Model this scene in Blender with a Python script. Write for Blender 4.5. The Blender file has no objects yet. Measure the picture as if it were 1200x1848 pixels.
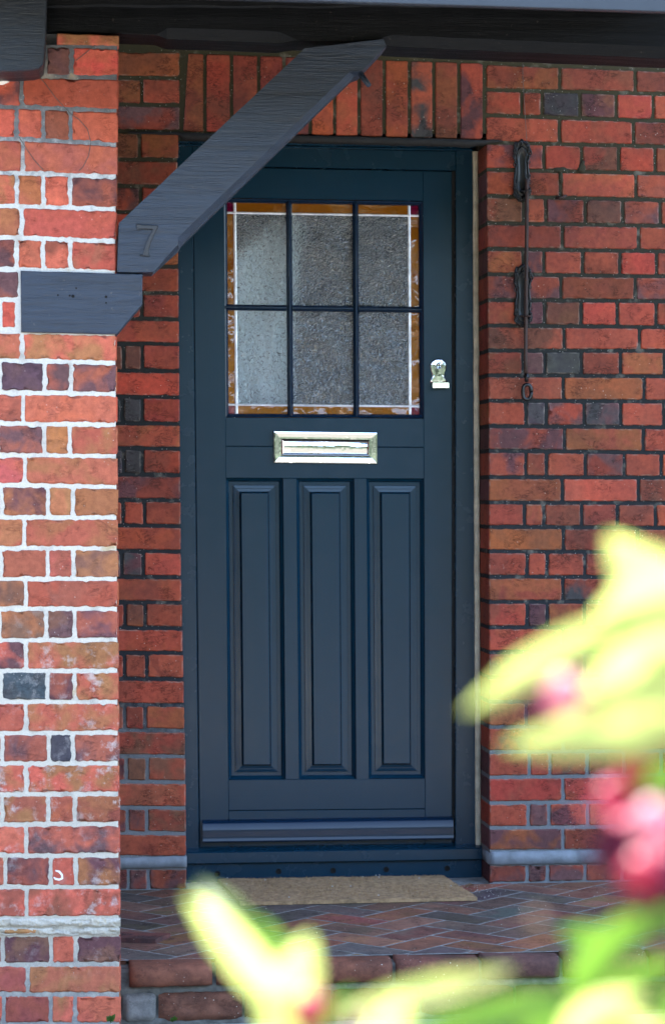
import bpy, math, random
from mathutils import Vector, Matrix, noise
R = math.radians
random.seed(11)
sc = bpy.context.scene
col = sc.collection

# ------------------------------------------------------------------ camera
FPX, YAW, HOR = 4500.0, R(6.3), 880.0
PITCH = math.atan((924 - HOR) / FPX)
cam = bpy.data.cameras.new('camera')
camo = bpy.data.objects.new('camera', cam); col.objects.link(camo)
camo.rotation_euler = (math.pi / 2 - PITCH, 0, -YAW)
ROT = camo.rotation_euler.to_matrix()
CAM = Vector((0, -7.3, 0))
def ray(px, py): return ROT @ Vector(((px - 600) / FPX, (924 - py) / FPX, -1))
def P(px, py, Y):
    r = ray(px, py); return CAM + r * ((Y - CAM.y) / r.y)
CAM.z = -P(600, 1601, 0).z                       # porch floor is z = 0
def G(px, py, z):
    r = ray(px, py); return CAM + r * ((z - CAM.z) / r.z)
def CD(px, py, d): return CAM + ray(px, py) * d
camo.location = CAM
cam.sensor_fit = 'HORIZONTAL'; cam.sensor_width = 36; cam.lens = FPX / 1200 * 36
cam.clip_start = .05; cam.clip_end = 2000
cam.dof.use_dof = True; cam.dof.focus_distance = 6.75; cam.dof.aperture_fstop = 8.0
cam.dof.aperture_blades = 0
sc.camera = camo

# ------------------------------------------------------------------ light
SUN_EL, SUN_ROT = R(55), R(-16)
w = bpy.data.worlds.new('World'); sc.world = w; w.use_nodes = True
wn = w.node_tree; bg = wn.nodes['Background']
sky = wn.nodes.new('ShaderNodeTexSky'); sky.sky_type = 'NISHITA'; sky.sun_disc = False
sky.sun_elevation = SUN_EL; sky.sun_rotation = SUN_ROT; sky.air_density = 1.0; sky.dust_density = 2.0; sky.ozone_density = .5
wn.links.new(sky.outputs[0], bg.inputs[0]); bg.inputs[1].default_value = .13
sl = bpy.data.lights.new('sun', 'SUN'); sl.energy = 4.0; sl.angle = R(.53); sl.color = (1, .95, .86)
so = bpy.data.objects.new('sun', sl); col.objects.link(so)
sd = Vector((math.sin(SUN_ROT) * math.cos(SUN_EL), math.cos(SUN_ROT) * math.cos(SUN_EL), math.sin(SUN_EL)))
so.rotation_euler = (-sd).to_track_quat('-Z', 'Y').to_euler(); so.location = sd * 30
sc.view_settings.view_transform = 'Standard'; sc.view_settings.look = 'None'
sc.view_settings.exposure = 3.6; sc.view_settings.gamma = 1
sc.cycles.use_denoising = True
sc.cycles.max_bounces = 12; sc.cycles.transmission_bounces = 10; sc.cycles.transparent_max_bounces = 12

# ------------------------------------------------------------------ helpers
def nz(x, y, z=0.0): return noise.noise(Vector((x, y, z)))
class MB:
    def __init__(s): s.v = []; s.f = []; s.m = []; s.a = []; s.b = []; s.ca = (1, 1, 1); s.cb = (1, 1, 1)
    def vert(s, p): s.v.append(tuple(p)); s.a.append(s.ca); s.b.append(s.cb); return len(s.v) - 1
    def face(s, ids, m=0): s.f.append(tuple(ids)); s.m.append(m)
    def poly(s, pts, m=0): s.face([s.vert(p) for p in pts], m)
    def grid(s, rows, m=0, closed=False):
        ids = [[s.vert(p) for p in r] for r in rows]
        n = len(ids[0])
        for i in range(len(ids) - 1):
            for j in range(n if closed else n - 1):
                k = (j + 1) % n
                s.face((ids[i][j], ids[i][k], ids[i + 1][k], ids[i + 1][j]), m)
        return ids
    def loft(s, rings, m=0, cap0=False, cap1=False):
        ids = s.grid(rings, m, True)
        if cap0: s.face(ids[0][::-1], m)
        if cap1: s.face(ids[-1], m)
    def tube(s, pts, r, m=0, n=8):
        pts = [Vector(p) for p in pts]; rings = []
        rr = r if isinstance(r, (list, tuple)) else [r] * len(pts)
        for i, p in enumerate(pts):
            t = (pts[min(i + 1, len(pts) - 1)] - pts[max(i - 1, 0)]).normalized()
            a = t.orthogonal() if i == 0 else (u - t * u.dot(t))
            u = a.normalized(); v = t.cross(u)
            rings.append([p + (u * math.cos(2 * math.pi * k / n) + v * math.sin(2 * math.pi * k / n)) * rr[i] for k in range(n)])
        s.loft(rings, m, True, True)
    def box(s, x0, x1, y0, y1, z0, z1, m=0):
        c = [(x0, y0), (x1, y0), (x1, y1), (x0, y1)]
        s.loft([[(x, y, z0) for x, y in c], [(x, y, z1) for x, y in c]], m, True, True)
    def prism(s, front, depth, m=0, bev=.002):
        """front: loop of world points; straight back along +Y, small bevel on the front arris"""
        f = [Vector(p) for p in front]; c = sum(f, Vector()) / len(f); n = len(f)
        ins = []
        for i in range(n):
            a, b, d = f[i - 1], f[i], f[(i + 1) % n]
            e1 = (b - a).normalized(); e2 = (d - b).normalized()
            k = Vector((-e1.z, 0, e1.x)); l = Vector((-e2.z, 0, e2.x))
            q = k + l
            q = q / max(.3, q.dot(k)) if q.length > 1e-6 else k
            if s._area(f) < 0: q = -q
            ins.append(b + q * bev)
        y = Vector((0, bev, 0)); Y = Vector((0, depth, 0))
        s.loft([ins, [p + y for p in f], [p + Y for p in f]], m, True, True)
    @staticmethod
    def _area(f):
        return sum(f[i].x * f[(i + 1) % len(f)].z - f[(i + 1) % len(f)].x * f[i].z for i in range(len(f)))
    def build(s, name, mats, parent=None, smooth=False, label=None, cat=None, group=None, kind=None, origin=None):
        me = bpy.data.meshes.new(name)
        o3 = Vector(origin) if origin is not None else Vector()
        if parent is not None: o3 = Vector(parent.location) + o3 if origin is None else o3
        me.from_pydata([tuple(Vector(p) - o3) for p in s.v], [], s.f); me.validate()
        for n_, d in (('col_a', s.a), ('col_b', s.b)):
            at = me.attributes.new(n_, 'FLOAT_COLOR', 'POINT')
            at.data.foreach_set('color', [c for t in d for c in (t[0], t[1], t[2], 1.0)])
        if not isinstance(mats, (list, tuple)): mats = [mats]
        for m in mats: me.materials.append(m)
        if len(me.polygons) == len(s.m): me.polygons.foreach_set('material_index', s.m)
        bm_fix(me)
        if smooth: me.polygons.foreach_set('use_smooth', [True] * len(me.polygons))
        o = bpy.data.objects.new(name, me); col.objects.link(o)
        if parent is not None: o.parent = parent
        else: o.location = o3
        tag(o, label, cat, group, kind)
        return o
import bmesh
def bm_fix(me):
    b = bmesh.new(); b.from_mesh(me); bmesh.ops.recalc_face_normals(b, faces=b.faces); b.to_mesh(me); b.free()
def tag(o, label=None, cat=None, group=None, kind=None):
    for k, v in (('label', label), ('category', cat), ('group', group), ('kind', kind)):
        if v: o[k] = v
def empty(name, loc, label, cat, group=None):
    o = bpy.data.objects.new(name, None); col.objects.link(o); o.location = loc
    o.empty_display_size = .1; tag(o, label, cat, group); return o

# ------------------------------------------------------------------ materials
class NT:
    def __init__(s, name):
        s.m = bpy.data.materials.new(name); s.m.use_nodes = True
        s.t = s.m.node_tree; s.b = s.t.nodes['Principled BSDF']; s.out = s.t.nodes['Material Output']
    def n(s, ty, **kw):
        x = s.t.nodes.new('ShaderNode' + ty)
        for k, v in kw.items():
            if k.startswith('i_'): x.inputs[int(k[2:])].default_value = v
            else: setattr(x, k, v)
        return x
    def l(s, a, b): s.t.links.new(a, b)
    def coord(s, scale=(1, 1, 1), rot=(0, 0, 0)):
        t = s.n('TexCoord'); m = s.n('Mapping'); m.inputs[3].default_value = scale; m.inputs[2].default_value = rot
        s.l(t.outputs['Object'], m.inputs[0]); return m.outputs[0]
    def noise(s, co, scale, detail=4, rough=.55, dist=0):
        x = s.n('TexNoise'); x.inputs['Scale'].default_value = scale; x.inputs['Detail'].default_value = detail
        x.inputs['Roughness'].default_value = rough; x.inputs['Distortion'].default_value = dist
        s.l(co, x.inputs['Vector']); return x.outputs['Fac']
    def ramp(s, fac, stops):
        x = s.n('ValToRGB'); e = x.color_ramp.elements
        while len(e) < len(stops): e.new(.5)
        for i, (p, c) in enumerate(stops):
            e[i].position = p; e[i].color = (c, c, c, 1) if isinstance(c, (int, float)) else (*c, 1)
        s.l(fac, x.inputs[0]); return x.outputs[0]
    def mix(s, fac, a, b, mode='MIX'):
        x = s.n('Mix', data_type='RGBA', blend_type=mode)
        for v, k in ((fac, 0), (a, 6), (b, 7)):
            if hasattr(v, 'links'): s.l(v, x.inputs[k])
            else: x.inputs[k].default_value = (*v, 1) if isinstance(v, tuple) else v
        return x.outputs[2]
    def math(s, op, a, b=0.0):
        x = s.n('Math', operation=op)
        for v, k in ((a, 0), (b, 1)):
            if hasattr(v, 'links'): s.l(v, x.inputs[k])
            else: x.inputs[k].default_value = v
        return x.outputs[0]
    def bump(s, h, strength=.3, dist=.002, prev=None):
        x = s.n('Bump'); x.inputs['Strength'].default_value = strength; x.inputs['Distance'].default_value = dist
        s.l(h, x.inputs['Height'])
        if prev is not None: s.l(prev, x.inputs['Normal'])
        return x.outputs[0]
    def attr(s, n): return s.n('Attribute', attribute_name=n).outputs['Color']
    def set(s, c=None, rough=None, metal=None, spec=None, norm=None):
        for v, k in ((c, 'Base Color'), (rough, 'Roughness'), (metal, 'Metallic'), (spec, 'Specular IOR Level'), (norm, 'Normal')):
            if v is None: continue
            if hasattr(v, 'links'): s.l(v, s.b.inputs[k])
            else: s.b.inputs[k].default_value = (*v, 1) if isinstance(v, tuple) else v
        return s.m

def mat_brick(name, speck=.5, efflor=0.0, grime=0.0):
    t = NT(name); co = t.coord()
    big = t.noise(co, 14, 3, .5, .4)
    c = t.mix(t.ramp(big, [(.42, 0), (.58, 1)]), t.attr('col_a'), t.attr('col_b'))
    mot = t.noise(co, 60, 6, .65)
    c = t.mix(t.ramp(mot, [(.3, .55), (.72, 0.0)]), c, (.05, .03, .03), 'MIX') if False else t.mix(.75, c, t.ramp(mot, [(.25, (.55, .52, .52)), (.7, (1.25, 1.2, 1.15))]), 'MULTIPLY')
    fine = t.noise(co, 420, 3, .7)
    c = t.mix(.5, c, t.ramp(fine, [(.3, (.7, .7, .7)), (.7, (1.2, 1.2, 1.2))]), 'MULTIPLY')
    if grime:
        g = t.noise(co, 5, 5, .6)
        c = t.mix(t.math('MULTIPLY', t.ramp(g, [(.45, 0), (.7, 1)]), grime), c, (.03, .026, .024))
    sp = t.n('TexVoronoi', feature='F1'); sp.inputs['Scale'].default_value = 75; t.l(co, sp.inputs['Vector'])
    sf = t.math('MULTIPLY', t.ramp(sp.outputs['Distance'], [(.07, 1), (.12, 0)]), t.ramp(t.noise(co, 9, 2), [(.5, 0), (.62, speck)]))
    c = t.mix(sf, c, (.62, .58, .5))
    if efflor:
        sx = t.n('SeparateXYZ'); tc = t.n('TexCoord'); t.l(tc.outputs['Object'], sx.inputs[0])
        band = t.ramp(t.math('MULTIPLY', sx.outputs[2], .4), [(0.03, 0), (.1, 1), (.3, 1), (.42, 0)])
        e = t.ramp(t.noise(co, 26, 6, .7), [(.53, 0), (.66, 1)])
        e = t.math('MULTIPLY', e, t.ramp(t.noise(co, 4, 2), [(.45, .15), (.6, 1)]))
        e = t.math('MULTIPLY', t.math('MULTIPLY', e, band), efflor)
        c = t.mix(e, c, (.55, .5, .46))
    cr = t.noise(t.coord((26, 26, 60), (0, R(24), 0)), 1, 6, .62, 1.6)
    cr2 = t.ramp(cr, [(.44, 1), (.49, 0), (.53, 1)])
    msk = t.ramp(t.noise(co, 18, 2), [(.50, 1), (.60, 0)])
    crf = t.mix(msk, cr2, (1, 1, 1))
    c = t.mix(.62 if not efflor else .34, c, crf, 'MULTIPLY')
    n = t.bump(crf, .55, .0016)
    n = t.bump(mot, .35, .002, n); n = t.bump(fine, .25, .0008, n)
    return t.set(c, .86, 0, .25, n)

def mat_mortar(name, kind):
    t = NT(name); co = t.coord()
    sx = t.n('SeparateXYZ'); tc = t.n('TexCoord'); t.l(tc.outputs['Object'], sx.inputs[0]); z = sx.outputs[2]
    a = t.noise(co, 35, 5, .65); f = t.noise(co, 300, 4, .7)
    if kind == 'pier':      # old grey pointing at the top, white repointing below, grey again near the ground
        zz = t.math('ADD', z, t.math('MULTIPLY', t.math('SUBTRACT', a, .5), .5))
        g = t.math('DIVIDE', t.math('ADD', zz, .5), 3.0)
        c = t.ramp(g, [(.17, (.26, .25, .23)), (.235, (.52, .47, .38)), (.5, (.63, .575, .485)), (.77, (.60, .575, .52)), (.83, (.60, .60, .58)), (.875, (.20, .21, .225)), (.92, (.12, .125, .135))])
        c = t.mix(t.ramp(t.noise(co, 16, 4), [(.56, 0), (.70, .75)]), c, (.36, .32, .27))
        c = t.mix(t.ramp(t.noise(co, 11, 4), [(.64, 0), (.72, .8)]), c, (.50, .36, .18))
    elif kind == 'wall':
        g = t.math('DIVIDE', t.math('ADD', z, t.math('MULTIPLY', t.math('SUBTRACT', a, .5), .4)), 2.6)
        c = t.ramp(g, [(0.0, (.20, .21, .22)), (.16, (.15, .16, .165)), (.24, (.024, .027, .031)), (.6, (.022, .024, .024)), (.75, (.036, .034, .024)), (1.0, (.055, .048, .024))])  # olive-brown towards the top paints in warm bounced light
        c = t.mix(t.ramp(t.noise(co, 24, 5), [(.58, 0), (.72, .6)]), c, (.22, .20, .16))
    else:
        c = t.mix(t.ramp(a, [(.35, 0), (.65, 1)]), (.13, .13, .12), (.27, .27, .26))
    sp = t.n('TexVoronoi', feature='F1'); sp.inputs['Scale'].default_value = 90; t.l(co, sp.inputs['Vector'])
    c = t.mix(t.ramp(sp.outputs['Distance'], [(.08, .6), (.13, 0)]), c, (.55, .53, .48))
    c = t.mix(.6, c, t.ramp(f, [(.3, (.65, .65, .65)), (.7, (1.15, 1.15, 1.15))]), 'MULTIPLY')
    n = t.bump(a, .5, .003); n = t.bump(f, .5, .0015, n)
    return t.set(c, .92, 0, .2, n)

def mat_paint(name, c, rough=.38, grain=.25, axis='z', wear=.3, spec=.5):
    t = NT(name); co = t.coord()
    sc_ = {'z': (160, 160, 5), 'x': (5, 160, 160)}[axis]
    g = t.noise(t.coord(sc_), 1, 5, .6, .3)
    dirt = t.noise(co, 7, 6, .65)
    cc = t.mix(t.ramp(dirt, [(.4, 0), (.75, wear)]), c, tuple(x * 1.9 + .006 for x in c))
    r = t.ramp(t.noise(co, 18, 4), [(.3, rough - .03), (.7, rough + .03)])
    n = t.bump(g, grain, .0007); n = t.bump(t.noise(co, 420, 2), .12, .0004, n)
    return t.set(cc, r, 0, spec, n)

def mat_timber(name, c, grain_rot, strength=.8, rough=.5):
    t = NT(name); co = t.coord()
    v = t.coord((3.2, 60, 60), (0, grain_rot, 0))
    wv = t.noise(v, 1.0, 8, .7, .9)
    fine = t.noise(t.coord((26, 330, 330), (0, grain_rot, 0)), 1, 5, .65, .8)
    h = t.math('ADD', t.math('MULTIPLY', t.ramp(t.noise(t.coord((4, 75, 75), (0, grain_rot, 0)), 1, 3, .5, 1.4), [(.42, 1), (.5, 0), (.56, 1)]), .35), wv)
    cc = t.mix(t.ramp(wv, [(.35, 0), (.75, 1)]), tuple(x * .65 for x in c), tuple(x * 1.55 for x in c))
    spec_ = .5 if max(c) > .012 else .15
    cc = t.mix(t.ramp(t.noise(co, 60, 4, .7), [(.66, 0), (.74, .5)]), cc, (.14, .12, .1))
    n = t.bump(h, min(1, strength * .7), .0016); n = t.bump(fine, strength * .8, .0016, n)
    return t.set(cc, t.ramp(wv, [(.3, rough - .1), (.7, rough + .12)]), 0, spec_, n)

def mat_simple(name, c, rough=.5, metal=0, bs=0, bstr=.3, bd=.001, vary=.25, vs=30):
    t = NT(name); co = t.coord()
    cc = t.mix(t.ramp(t.noise(co, vs, 5), [(.3, 0), (.7, 1)]), tuple(x * (1 - vary) for x in c), tuple(min(1, x * (1 + vary)) for x in c))
    n = t.bump(t.noise(co, bs, 4), bstr, bd) if bs else None
    return t.set(cc, rough, metal, .5, n)

def mat_glass(name, tint, bscale, bstr, rough=.03, dist=.003, tw=1.0):
    t = NT(name); co = t.coord()
    v = t.noise(co, bscale, 2, .5, 1.2)
    n = t.bump(v, bstr, dist); n = t.bump(t.noise(co, 7, 2), .8, .03, n)
    t.set(tint, rough, 0, .5, n); t.b.inputs['Transmission Weight'].default_value = tw; t.b.inputs['IOR'].default_value = 1.6
    return t.m

def mat_leaf(name, c, trans, warm):
    t = NT(name); co = t.coord()
    cc = t.mix(t.ramp(t.noise(co, 60, 3), [(.35, 0), (.7, 1)]), c, warm)
    t.set(cc, .45, 0, .4, t.bump(t.noise(co, 200, 3), .2, .001))
    tr = t.n('BsdfTranslucent'); t.l(t.mix(.6, cc, trans), tr.inputs[0])
    mx = t.n('MixShader'); mx.inputs[0].default_value = .55
    t.l(t.b.outputs[0], mx.inputs[1]); t.l(tr.outputs[0], mx.inputs[2]); t.l(mx.outputs[0], t.out.inputs[0])
    return t.m

M = {}
M['pier_brick'] = mat_brick('pier_brick', .5, .9)
M['wall_brick'] = mat_brick('wall_brick', .6, 0, .5)
M['floor_brick'] = mat_brick('floor_brick', .4, 0, .5)
M['step_brick'] = mat_brick('step_brick', 1.0, .3, .5)
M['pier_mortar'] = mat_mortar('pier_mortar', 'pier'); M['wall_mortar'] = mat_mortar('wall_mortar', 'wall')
M['floor_mortar'] = mat_mortar('floor_mortar', 'floor')
NAVY = (.003, .025, .047)
M['door'] = mat_paint('door_paint', NAVY, .24, .35, 'z', .04, .34); M['door_h'] = mat_paint('door_paint_rail', NAVY, .24, .4, 'x', .04, .34)
M['gloss'] = mat_paint('gloss_paint', (.004, .016, .038), .20, .12, 'x', .02, .34)
M['frame'] = mat_paint('frame_paint', NAVY, .26, .3, 'z', .04, .35)
BLK = (.015, .025, .043)
M['brace'] = mat_timber('brace_timber', BLK, R(-42), 1.0, .42); M['timber'] = mat_timber('painted_timber', BLK, 0, 1.0, .42)
M['beam'] = mat_timber('beam_timber', (.0035, .0042, .0055), 0, .6, .5)
M['fascia'] = mat_paint('fascia_paint', (.018, .022, .030), .4, .2, 'x')
M['iron'] = mat_simple('black_iron', (.002, .002, .0025), .33, 0, 160, .4, .001)
M['rust'] = mat_simple('rusty_rod', (.030, .013, .008), .7, 0, 220, .6, .001, .6, 25)
M['chrome'] = mat_simple('polished_chrome', (.66, .70, .76), .06, 1, 12, .25, .008, .03)
M['brass'] = mat_simple('polished_brass', (.85, .72, .42), .12, 1, 40, .15, .002, .05)
M['putty'] = mat_simple('sealant_strip', (.42, .38, .28), .85, 0, 40, .5, .004)
M['black'] = mat_simple('bitumen_and_shade_black', (.010, .009, .008), .8, 0, 80, .8, .004)  # black of the lintel edge, also painted shade in gap and keyhole
M['hole'] = mat_simple('hole_shade', (.0012, .0012, .0014), 1.0)  # near-black discs paint the shade inside screw and nail holes
M['slate'] = mat_simple('slate_course', (.17, .19, .21), .7, 0, 45, .7, .003, .35, 20)
M['coir'] = mat_simple('coir', (.34, .215, .11), .95, 0, 260, 1, .004, .4, 60)
M['stone'] = mat_simple('rough_stone', (.13, .125, .11), .95, 0, 50, 1, .006, .4, 30)
M['glass'] = mat_glass('obscure_glass', (.90, .965, 1.0), 80, .85, .02, .0075, .95)
M['amber'] = mat_glass('amber_glass', (.46, .155, .012), 26, .45, .03, .006, .55)
M['ruby'] = mat_glass('ruby_glass', (.30, .01, .06), 40, .3, .03, .003, .6)
M['lead'] = mat_simple('lead_strip', (.78, .78, .80), .35, .6, 0)
M['curtain'] = mat_simple('curtain_cloth', (.84, .92, .92), .9, 0, 300, .3, .001, .06)
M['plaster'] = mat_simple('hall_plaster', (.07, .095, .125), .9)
M['stem'] = mat_simple('stem', (.16, .05, .04), .6)
M['leaf'] = mat_leaf('leaf_green', (.042, .10, .014), (.080, .18, .018), (.065, .11, .016))
M['leaf_lit'] = mat_leaf('leaf_sunlit', (.20, .27, .07), (.48, .60, .19), (.31, .29, .07))  # pale yellow copy of the leaf with sunlight painted into the colour
M['pink'] = mat_leaf('fuchsia_pink', (.30, .018, .065), (.42, .025, .085), (.34, .03, .08))
M['pale_pink'] = mat_leaf('fuchsia_pale_pink', (.46, .20, .26), (.60, .30, .36), (.5, .24, .3))
M['magenta'] = mat_leaf('fuchsia_purple', (.085, .005, .030), (.12, .006, .04), (.10, .006, .04))
M['cream'] = mat_leaf('dry_flower', (.13, .08, .04), (.16, .10, .05), (.12, .07, .04))
M['white'] = mat_simple('sunlit_and_paint_white', (.82, .80, .74), .95, 0, 60, 1, .005, .1)
M['tendril'] = mat_simple('dry_tendril', (.10, .09, .08), .9)
M['concrete'] = mat_simple('concrete', (.36, .34, .30), .92, 0, 60, .8, .004, .25, 8)

# ------------------------------------------------------------------ brick maker
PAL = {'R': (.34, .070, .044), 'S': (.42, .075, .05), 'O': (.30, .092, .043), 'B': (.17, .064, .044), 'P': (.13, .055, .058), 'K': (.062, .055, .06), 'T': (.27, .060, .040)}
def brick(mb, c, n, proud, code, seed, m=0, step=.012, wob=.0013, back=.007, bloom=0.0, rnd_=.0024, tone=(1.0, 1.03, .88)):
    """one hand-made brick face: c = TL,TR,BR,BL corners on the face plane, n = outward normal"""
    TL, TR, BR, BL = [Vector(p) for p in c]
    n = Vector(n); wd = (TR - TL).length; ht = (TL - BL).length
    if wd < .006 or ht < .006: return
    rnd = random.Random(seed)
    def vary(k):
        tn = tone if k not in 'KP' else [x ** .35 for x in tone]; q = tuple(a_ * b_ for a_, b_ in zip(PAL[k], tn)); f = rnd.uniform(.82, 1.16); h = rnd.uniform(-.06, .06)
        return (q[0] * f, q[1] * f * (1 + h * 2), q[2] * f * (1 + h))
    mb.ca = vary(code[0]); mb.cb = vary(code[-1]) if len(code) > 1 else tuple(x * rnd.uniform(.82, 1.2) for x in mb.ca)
    def axis(L):
        k = max(1, round((L - .007) / step)); e = .0028 / L
        return [0, e, 1.8 * e] + [e + (1 - 2 * e) * i / k for i in range(1, k)] + [1 - 1.8 * e, 1 - e, 1]
    us, vs = axis(wd), axis(ht); ex = (TR - TL).normalized(); ez = (TL - BL).normalized()
    s0 = seed * 7.31; rows = []; mbv = []; A0, B0 = mb.ca, mb.cb
    for j, v in enumerate(vs):
        r = []
        for i, u in enumerate(us):
            p = TL.lerp(TR, u).lerp(BL.lerp(BR, u), v)
            x, z = u * wd, v * ht
            q = p.copy()
            edge = (i < 2 or i > len(us) - 3) or (j < 2 or j > len(vs) - 3)
            if edge:
                a = wob * (2.0 * nz(x * 40, z * 40 + s0, s0) + 1.6 * nz(x * 130, z * 130, s0 + 5))
                if i < 2: q += ex * (abs(a) * .9)
                if i > len(us) - 3: q -= ex * (abs(a) * .9)
                if j < 2: q -= ez * (abs(a) * .9)
                if j > len(vs) - 3: q += ez * (abs(a) * .9)
                ci = i in (0, len(us) - 1); cj = j in (0, len(vs) - 1)
                if ci and cj:
                    q += (p - q) * 0 + ((TL + BR) / 2 - q).normalized() * .0028
            if bloom:
                mb.ca, mb.cb = A0, B0
                if edge:
                    k = max(0, min(1, nz(x * 90, z * 90, s0 + 9) * 2.4)) * bloom
                    mb.ca = tuple(a_ + (e_ - a_) * k for a_, e_ in zip(A0, (.36, .31, .25))); mb.cb = tuple(a_ + (e_ - a_) * k for a_, e_ in zip(B0, (.36, .31, .25)))
            h = proud + .0009 * nz(x * 30, z * 30, s0) + .0005 * nz(x * 110, z * 110, s0)
            if i in (0, len(us) - 1) or j in (0, len(vs) - 1): h -= rnd_
            mbv.append((mb.ca, mb.cb)); r.append(q + n * h)
        rows.append(r)
    ids = mb.grid(rows, m)
    for k, (a_, b_) in zip([i for r in ids for i in r], mbv): mb.a[k], mb.b[k] = a_, b_
    mb.ca, mb.cb = A0, B0
    loop = ids[0] + [r[-1] for r in ids[1:]] + ids[-1][-2::-1] + [r[0] for r in ids[-2:0:-1]]
    bk = [mb.vert(Vector(mb.v[i]) - n * back) for i in loop]
    for k in range(len(loop)):
        l = (k + 1) % len(loop); mb.face((loop[k], loop[l], bk[l], bk[k]), m)
def pick(px, py, over, weights, rnd):
    for x, y, c in over:
        if abs(px - x) < 24 and abs(py - y) < 20: return c
    return rnd.choices(list(weights), list(weights.values()))[0]
def lin(pts, y):
    for (y0, x0), (y1, x1) in zip(pts, pts[1:]):
        if y <= y1 or (y1, x1) == pts[-1]: return x0 + (x1 - x0) * (y - y0) / (y1 - y0)
FRONT = Vector((0, -1, 0))
def pxbrick(mb, plane, xl, xr, tl, tr, bl, br, gap, gv, proud, code, seed, m=0, **kw):
    """brick between joint centre lines given as plan pixels of the survey photo"""
    c = [P(xl + gv, tl + gap, plane), P(xr - gv, tr + gap, plane), P(xr - gv, br - gap, plane), P(xl + gv, bl - gap, plane)]
    brick(mb, c, FRONT, proud, code, seed, m, **(kw or dict(bloom=.42, wob=.0019)))

# ------------------------------------------------------------------ rear brick wall with the doorway
YR = .15                                             # depth of the reveal
WALL_L = [90, 139, 188, 236, 287, 335, 382, 430, 480, 528, 575, 620, 668.7, 716, 764, 809, 856.7, 902.7, 949, 995, 1042, 1087.7, 1133.7, 1178.7, 1226, 1272.7, 1318.7, 1365.3, 1412, 1458.7, 1504.7, 1548.7]
LJ = {1: [256], 3: [252], 5: [254], 7: [250], 9: [256], 11: [223, 257], 13: [221, 257], 15: [223, 257], 17: [222, 261], 19: [220, 259], 21: [226, 262], 23: [225, 265], 25: [225, 262], 27: [228, 266], 29: [230, 265]}
RM = [(113, 125), (160.7, 168), (207, 217), (256, 263), (305, 312), (352.7, 360), (401.7, 406.7), (448, 452.7), (494, 498), (540.7, 543), (586.7, 590), (632, 632.7), (676.7, 678.7), (722.7, 724.3), (768.7, 771), (813.3, 816.7), (861, 862), (906.7, 908), (951, 952.7), (995.3, 996.7), (1041, 1042), (1086.7, 1086), (1132.7, 1132), (1177.7, 1176), (1223, 1221), (1267, 1266), (1312.7, 1311), (1358, 1355), (1403.7, 1400), (1450, 1447), (1495, 1492), (1538, 1535)]
RJ = ['632 1040', '425 535 740 937 1137', '630 1030', '546 750 950 1147', '635 1043', '435 555 768 972 1175', '645 1058', '433 545 755 957 1155', '637 1040', '440 548 747 942 1153', '655 1062', '432 550 748 960 1197', '650 1088', '447 558 762 962 1195', '657 1083', '447 558 770 980 1180', '645 1057', '440 545 750 943 1148', '650 1050', '455 562 767 960 1165', '648 1060', '455 563 765 965 1170', '650 1055', '455 563 767 968 1170', '650 1055', '450 555 765 965 1168', '650 1055', '467 578 780 980 1180', '648 1055', '460 572 783 985 1190', '648 1055']
OV = [(1013, 187, 'K'), (1078, 190, 'BP'), (983, 233, 'RK'), (940, 233, 'R'), (1117, 145, 'SB'), (935, 145, 'OT'), (1020, 380, 'PT'), (1090, 380, 'B'), (1163, 383, 'PT'), (967, 473, 'PT'), (970, 563, 'P'), (1017, 565, 'B'), (1080, 567, 'S'), (1145, 567, 'S'), (967, 653, 'P'), (1017, 653, 'K'), (1163, 653, 'O'), (1060, 653, 'O'), (1090, 700, 'O'), (967, 746, 'K'), (1087, 746, 'PK'), (1163, 746, 'S'), (1020, 746, 'RP'), (913, 836, 'PT'), (1090, 836, 'PT'), (943, 883, 'O'), (1090, 883, 'S'), (1145, 790, 'TB'), (947, 1063, 'OT'), (1103, 1063, 'TK'), (970, 1109, 'P'), (1020, 1109, 'OT'), (913, 1290, 'O'), (947, 1425, 'T'), (947, 1515, 'PO'), (973, 1470, 'PT'),
      (240, 645, 'B'), (240, 740, 'K'), (240, 832, 'K'), (240, 1017, 'PK'), (245, 1110, 'OB'), (295, 1295, 'OT'), (300, 880, 'TK'), (270, 1342, 'BT'), (245, 1390, 'B'), (290, 1390, 'TB'), (240, 262, 'B'), (270, 310, 'TB'), (235, 210, 'BT')]
WT = {'R': 6, 'T': 5, 'S': 1.5, 'O': .6, 'RP': 1.2, 'TO': 1, 'RT': 3, 'PT': .8, 'TB': 1}
wall = empty('brick_wall', P(600, 1601, .2), 'shaded red brick house wall with dark mortar around the navy door', 'wall')
rw = random.Random(5); mb = MB(); seed = 100
LE = [(90, 324), (236, 325), (287, 320), (480, 322), (1042, 327), (1365, 334.5), (1608, 337)]
for i in range(31):                                  # narrow strip left of the door
    t, b = WALL_L[i], WALL_L[i + 1]; xs = [196] + LJ.get(i, []) + [lin(LE, (t + b) / 2)]
    if i % 2 == 0 and i > 8: xs = [196, xs[-1]]
    for a, c in zip(xs, xs[1:]):
        seed += 1; last = c == xs[-1]
        code = pick((max(a, 214) + c) / 2, (t + b) / 2, OV, WT, rw)
        pxbrick(mb, 0, a, c + (2.6 if last else 0), t - .8, t + .8, b - .8, b + .8, 3.1, 2.6, .0, code, seed)
for a, c in ((196, 232), (232, 268), (268, 337)):
    seed += 1; pxbrick(mb, 0, a, c + (2 if c == 337 else 0), 1568, 1568, 1608.5, 1607.5, 2, 2.4, 0, 'PT', seed)
RE = [(100, 876), (260, 877.5), (632, 880.5), (813, 882), (1267, 882.5), (1600, 883.5)]
def rcourse(i, px):
    a, b = RM[i]; return a + (b - a) * (px - 885) / 305
RIGHT_END = 1420
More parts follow.
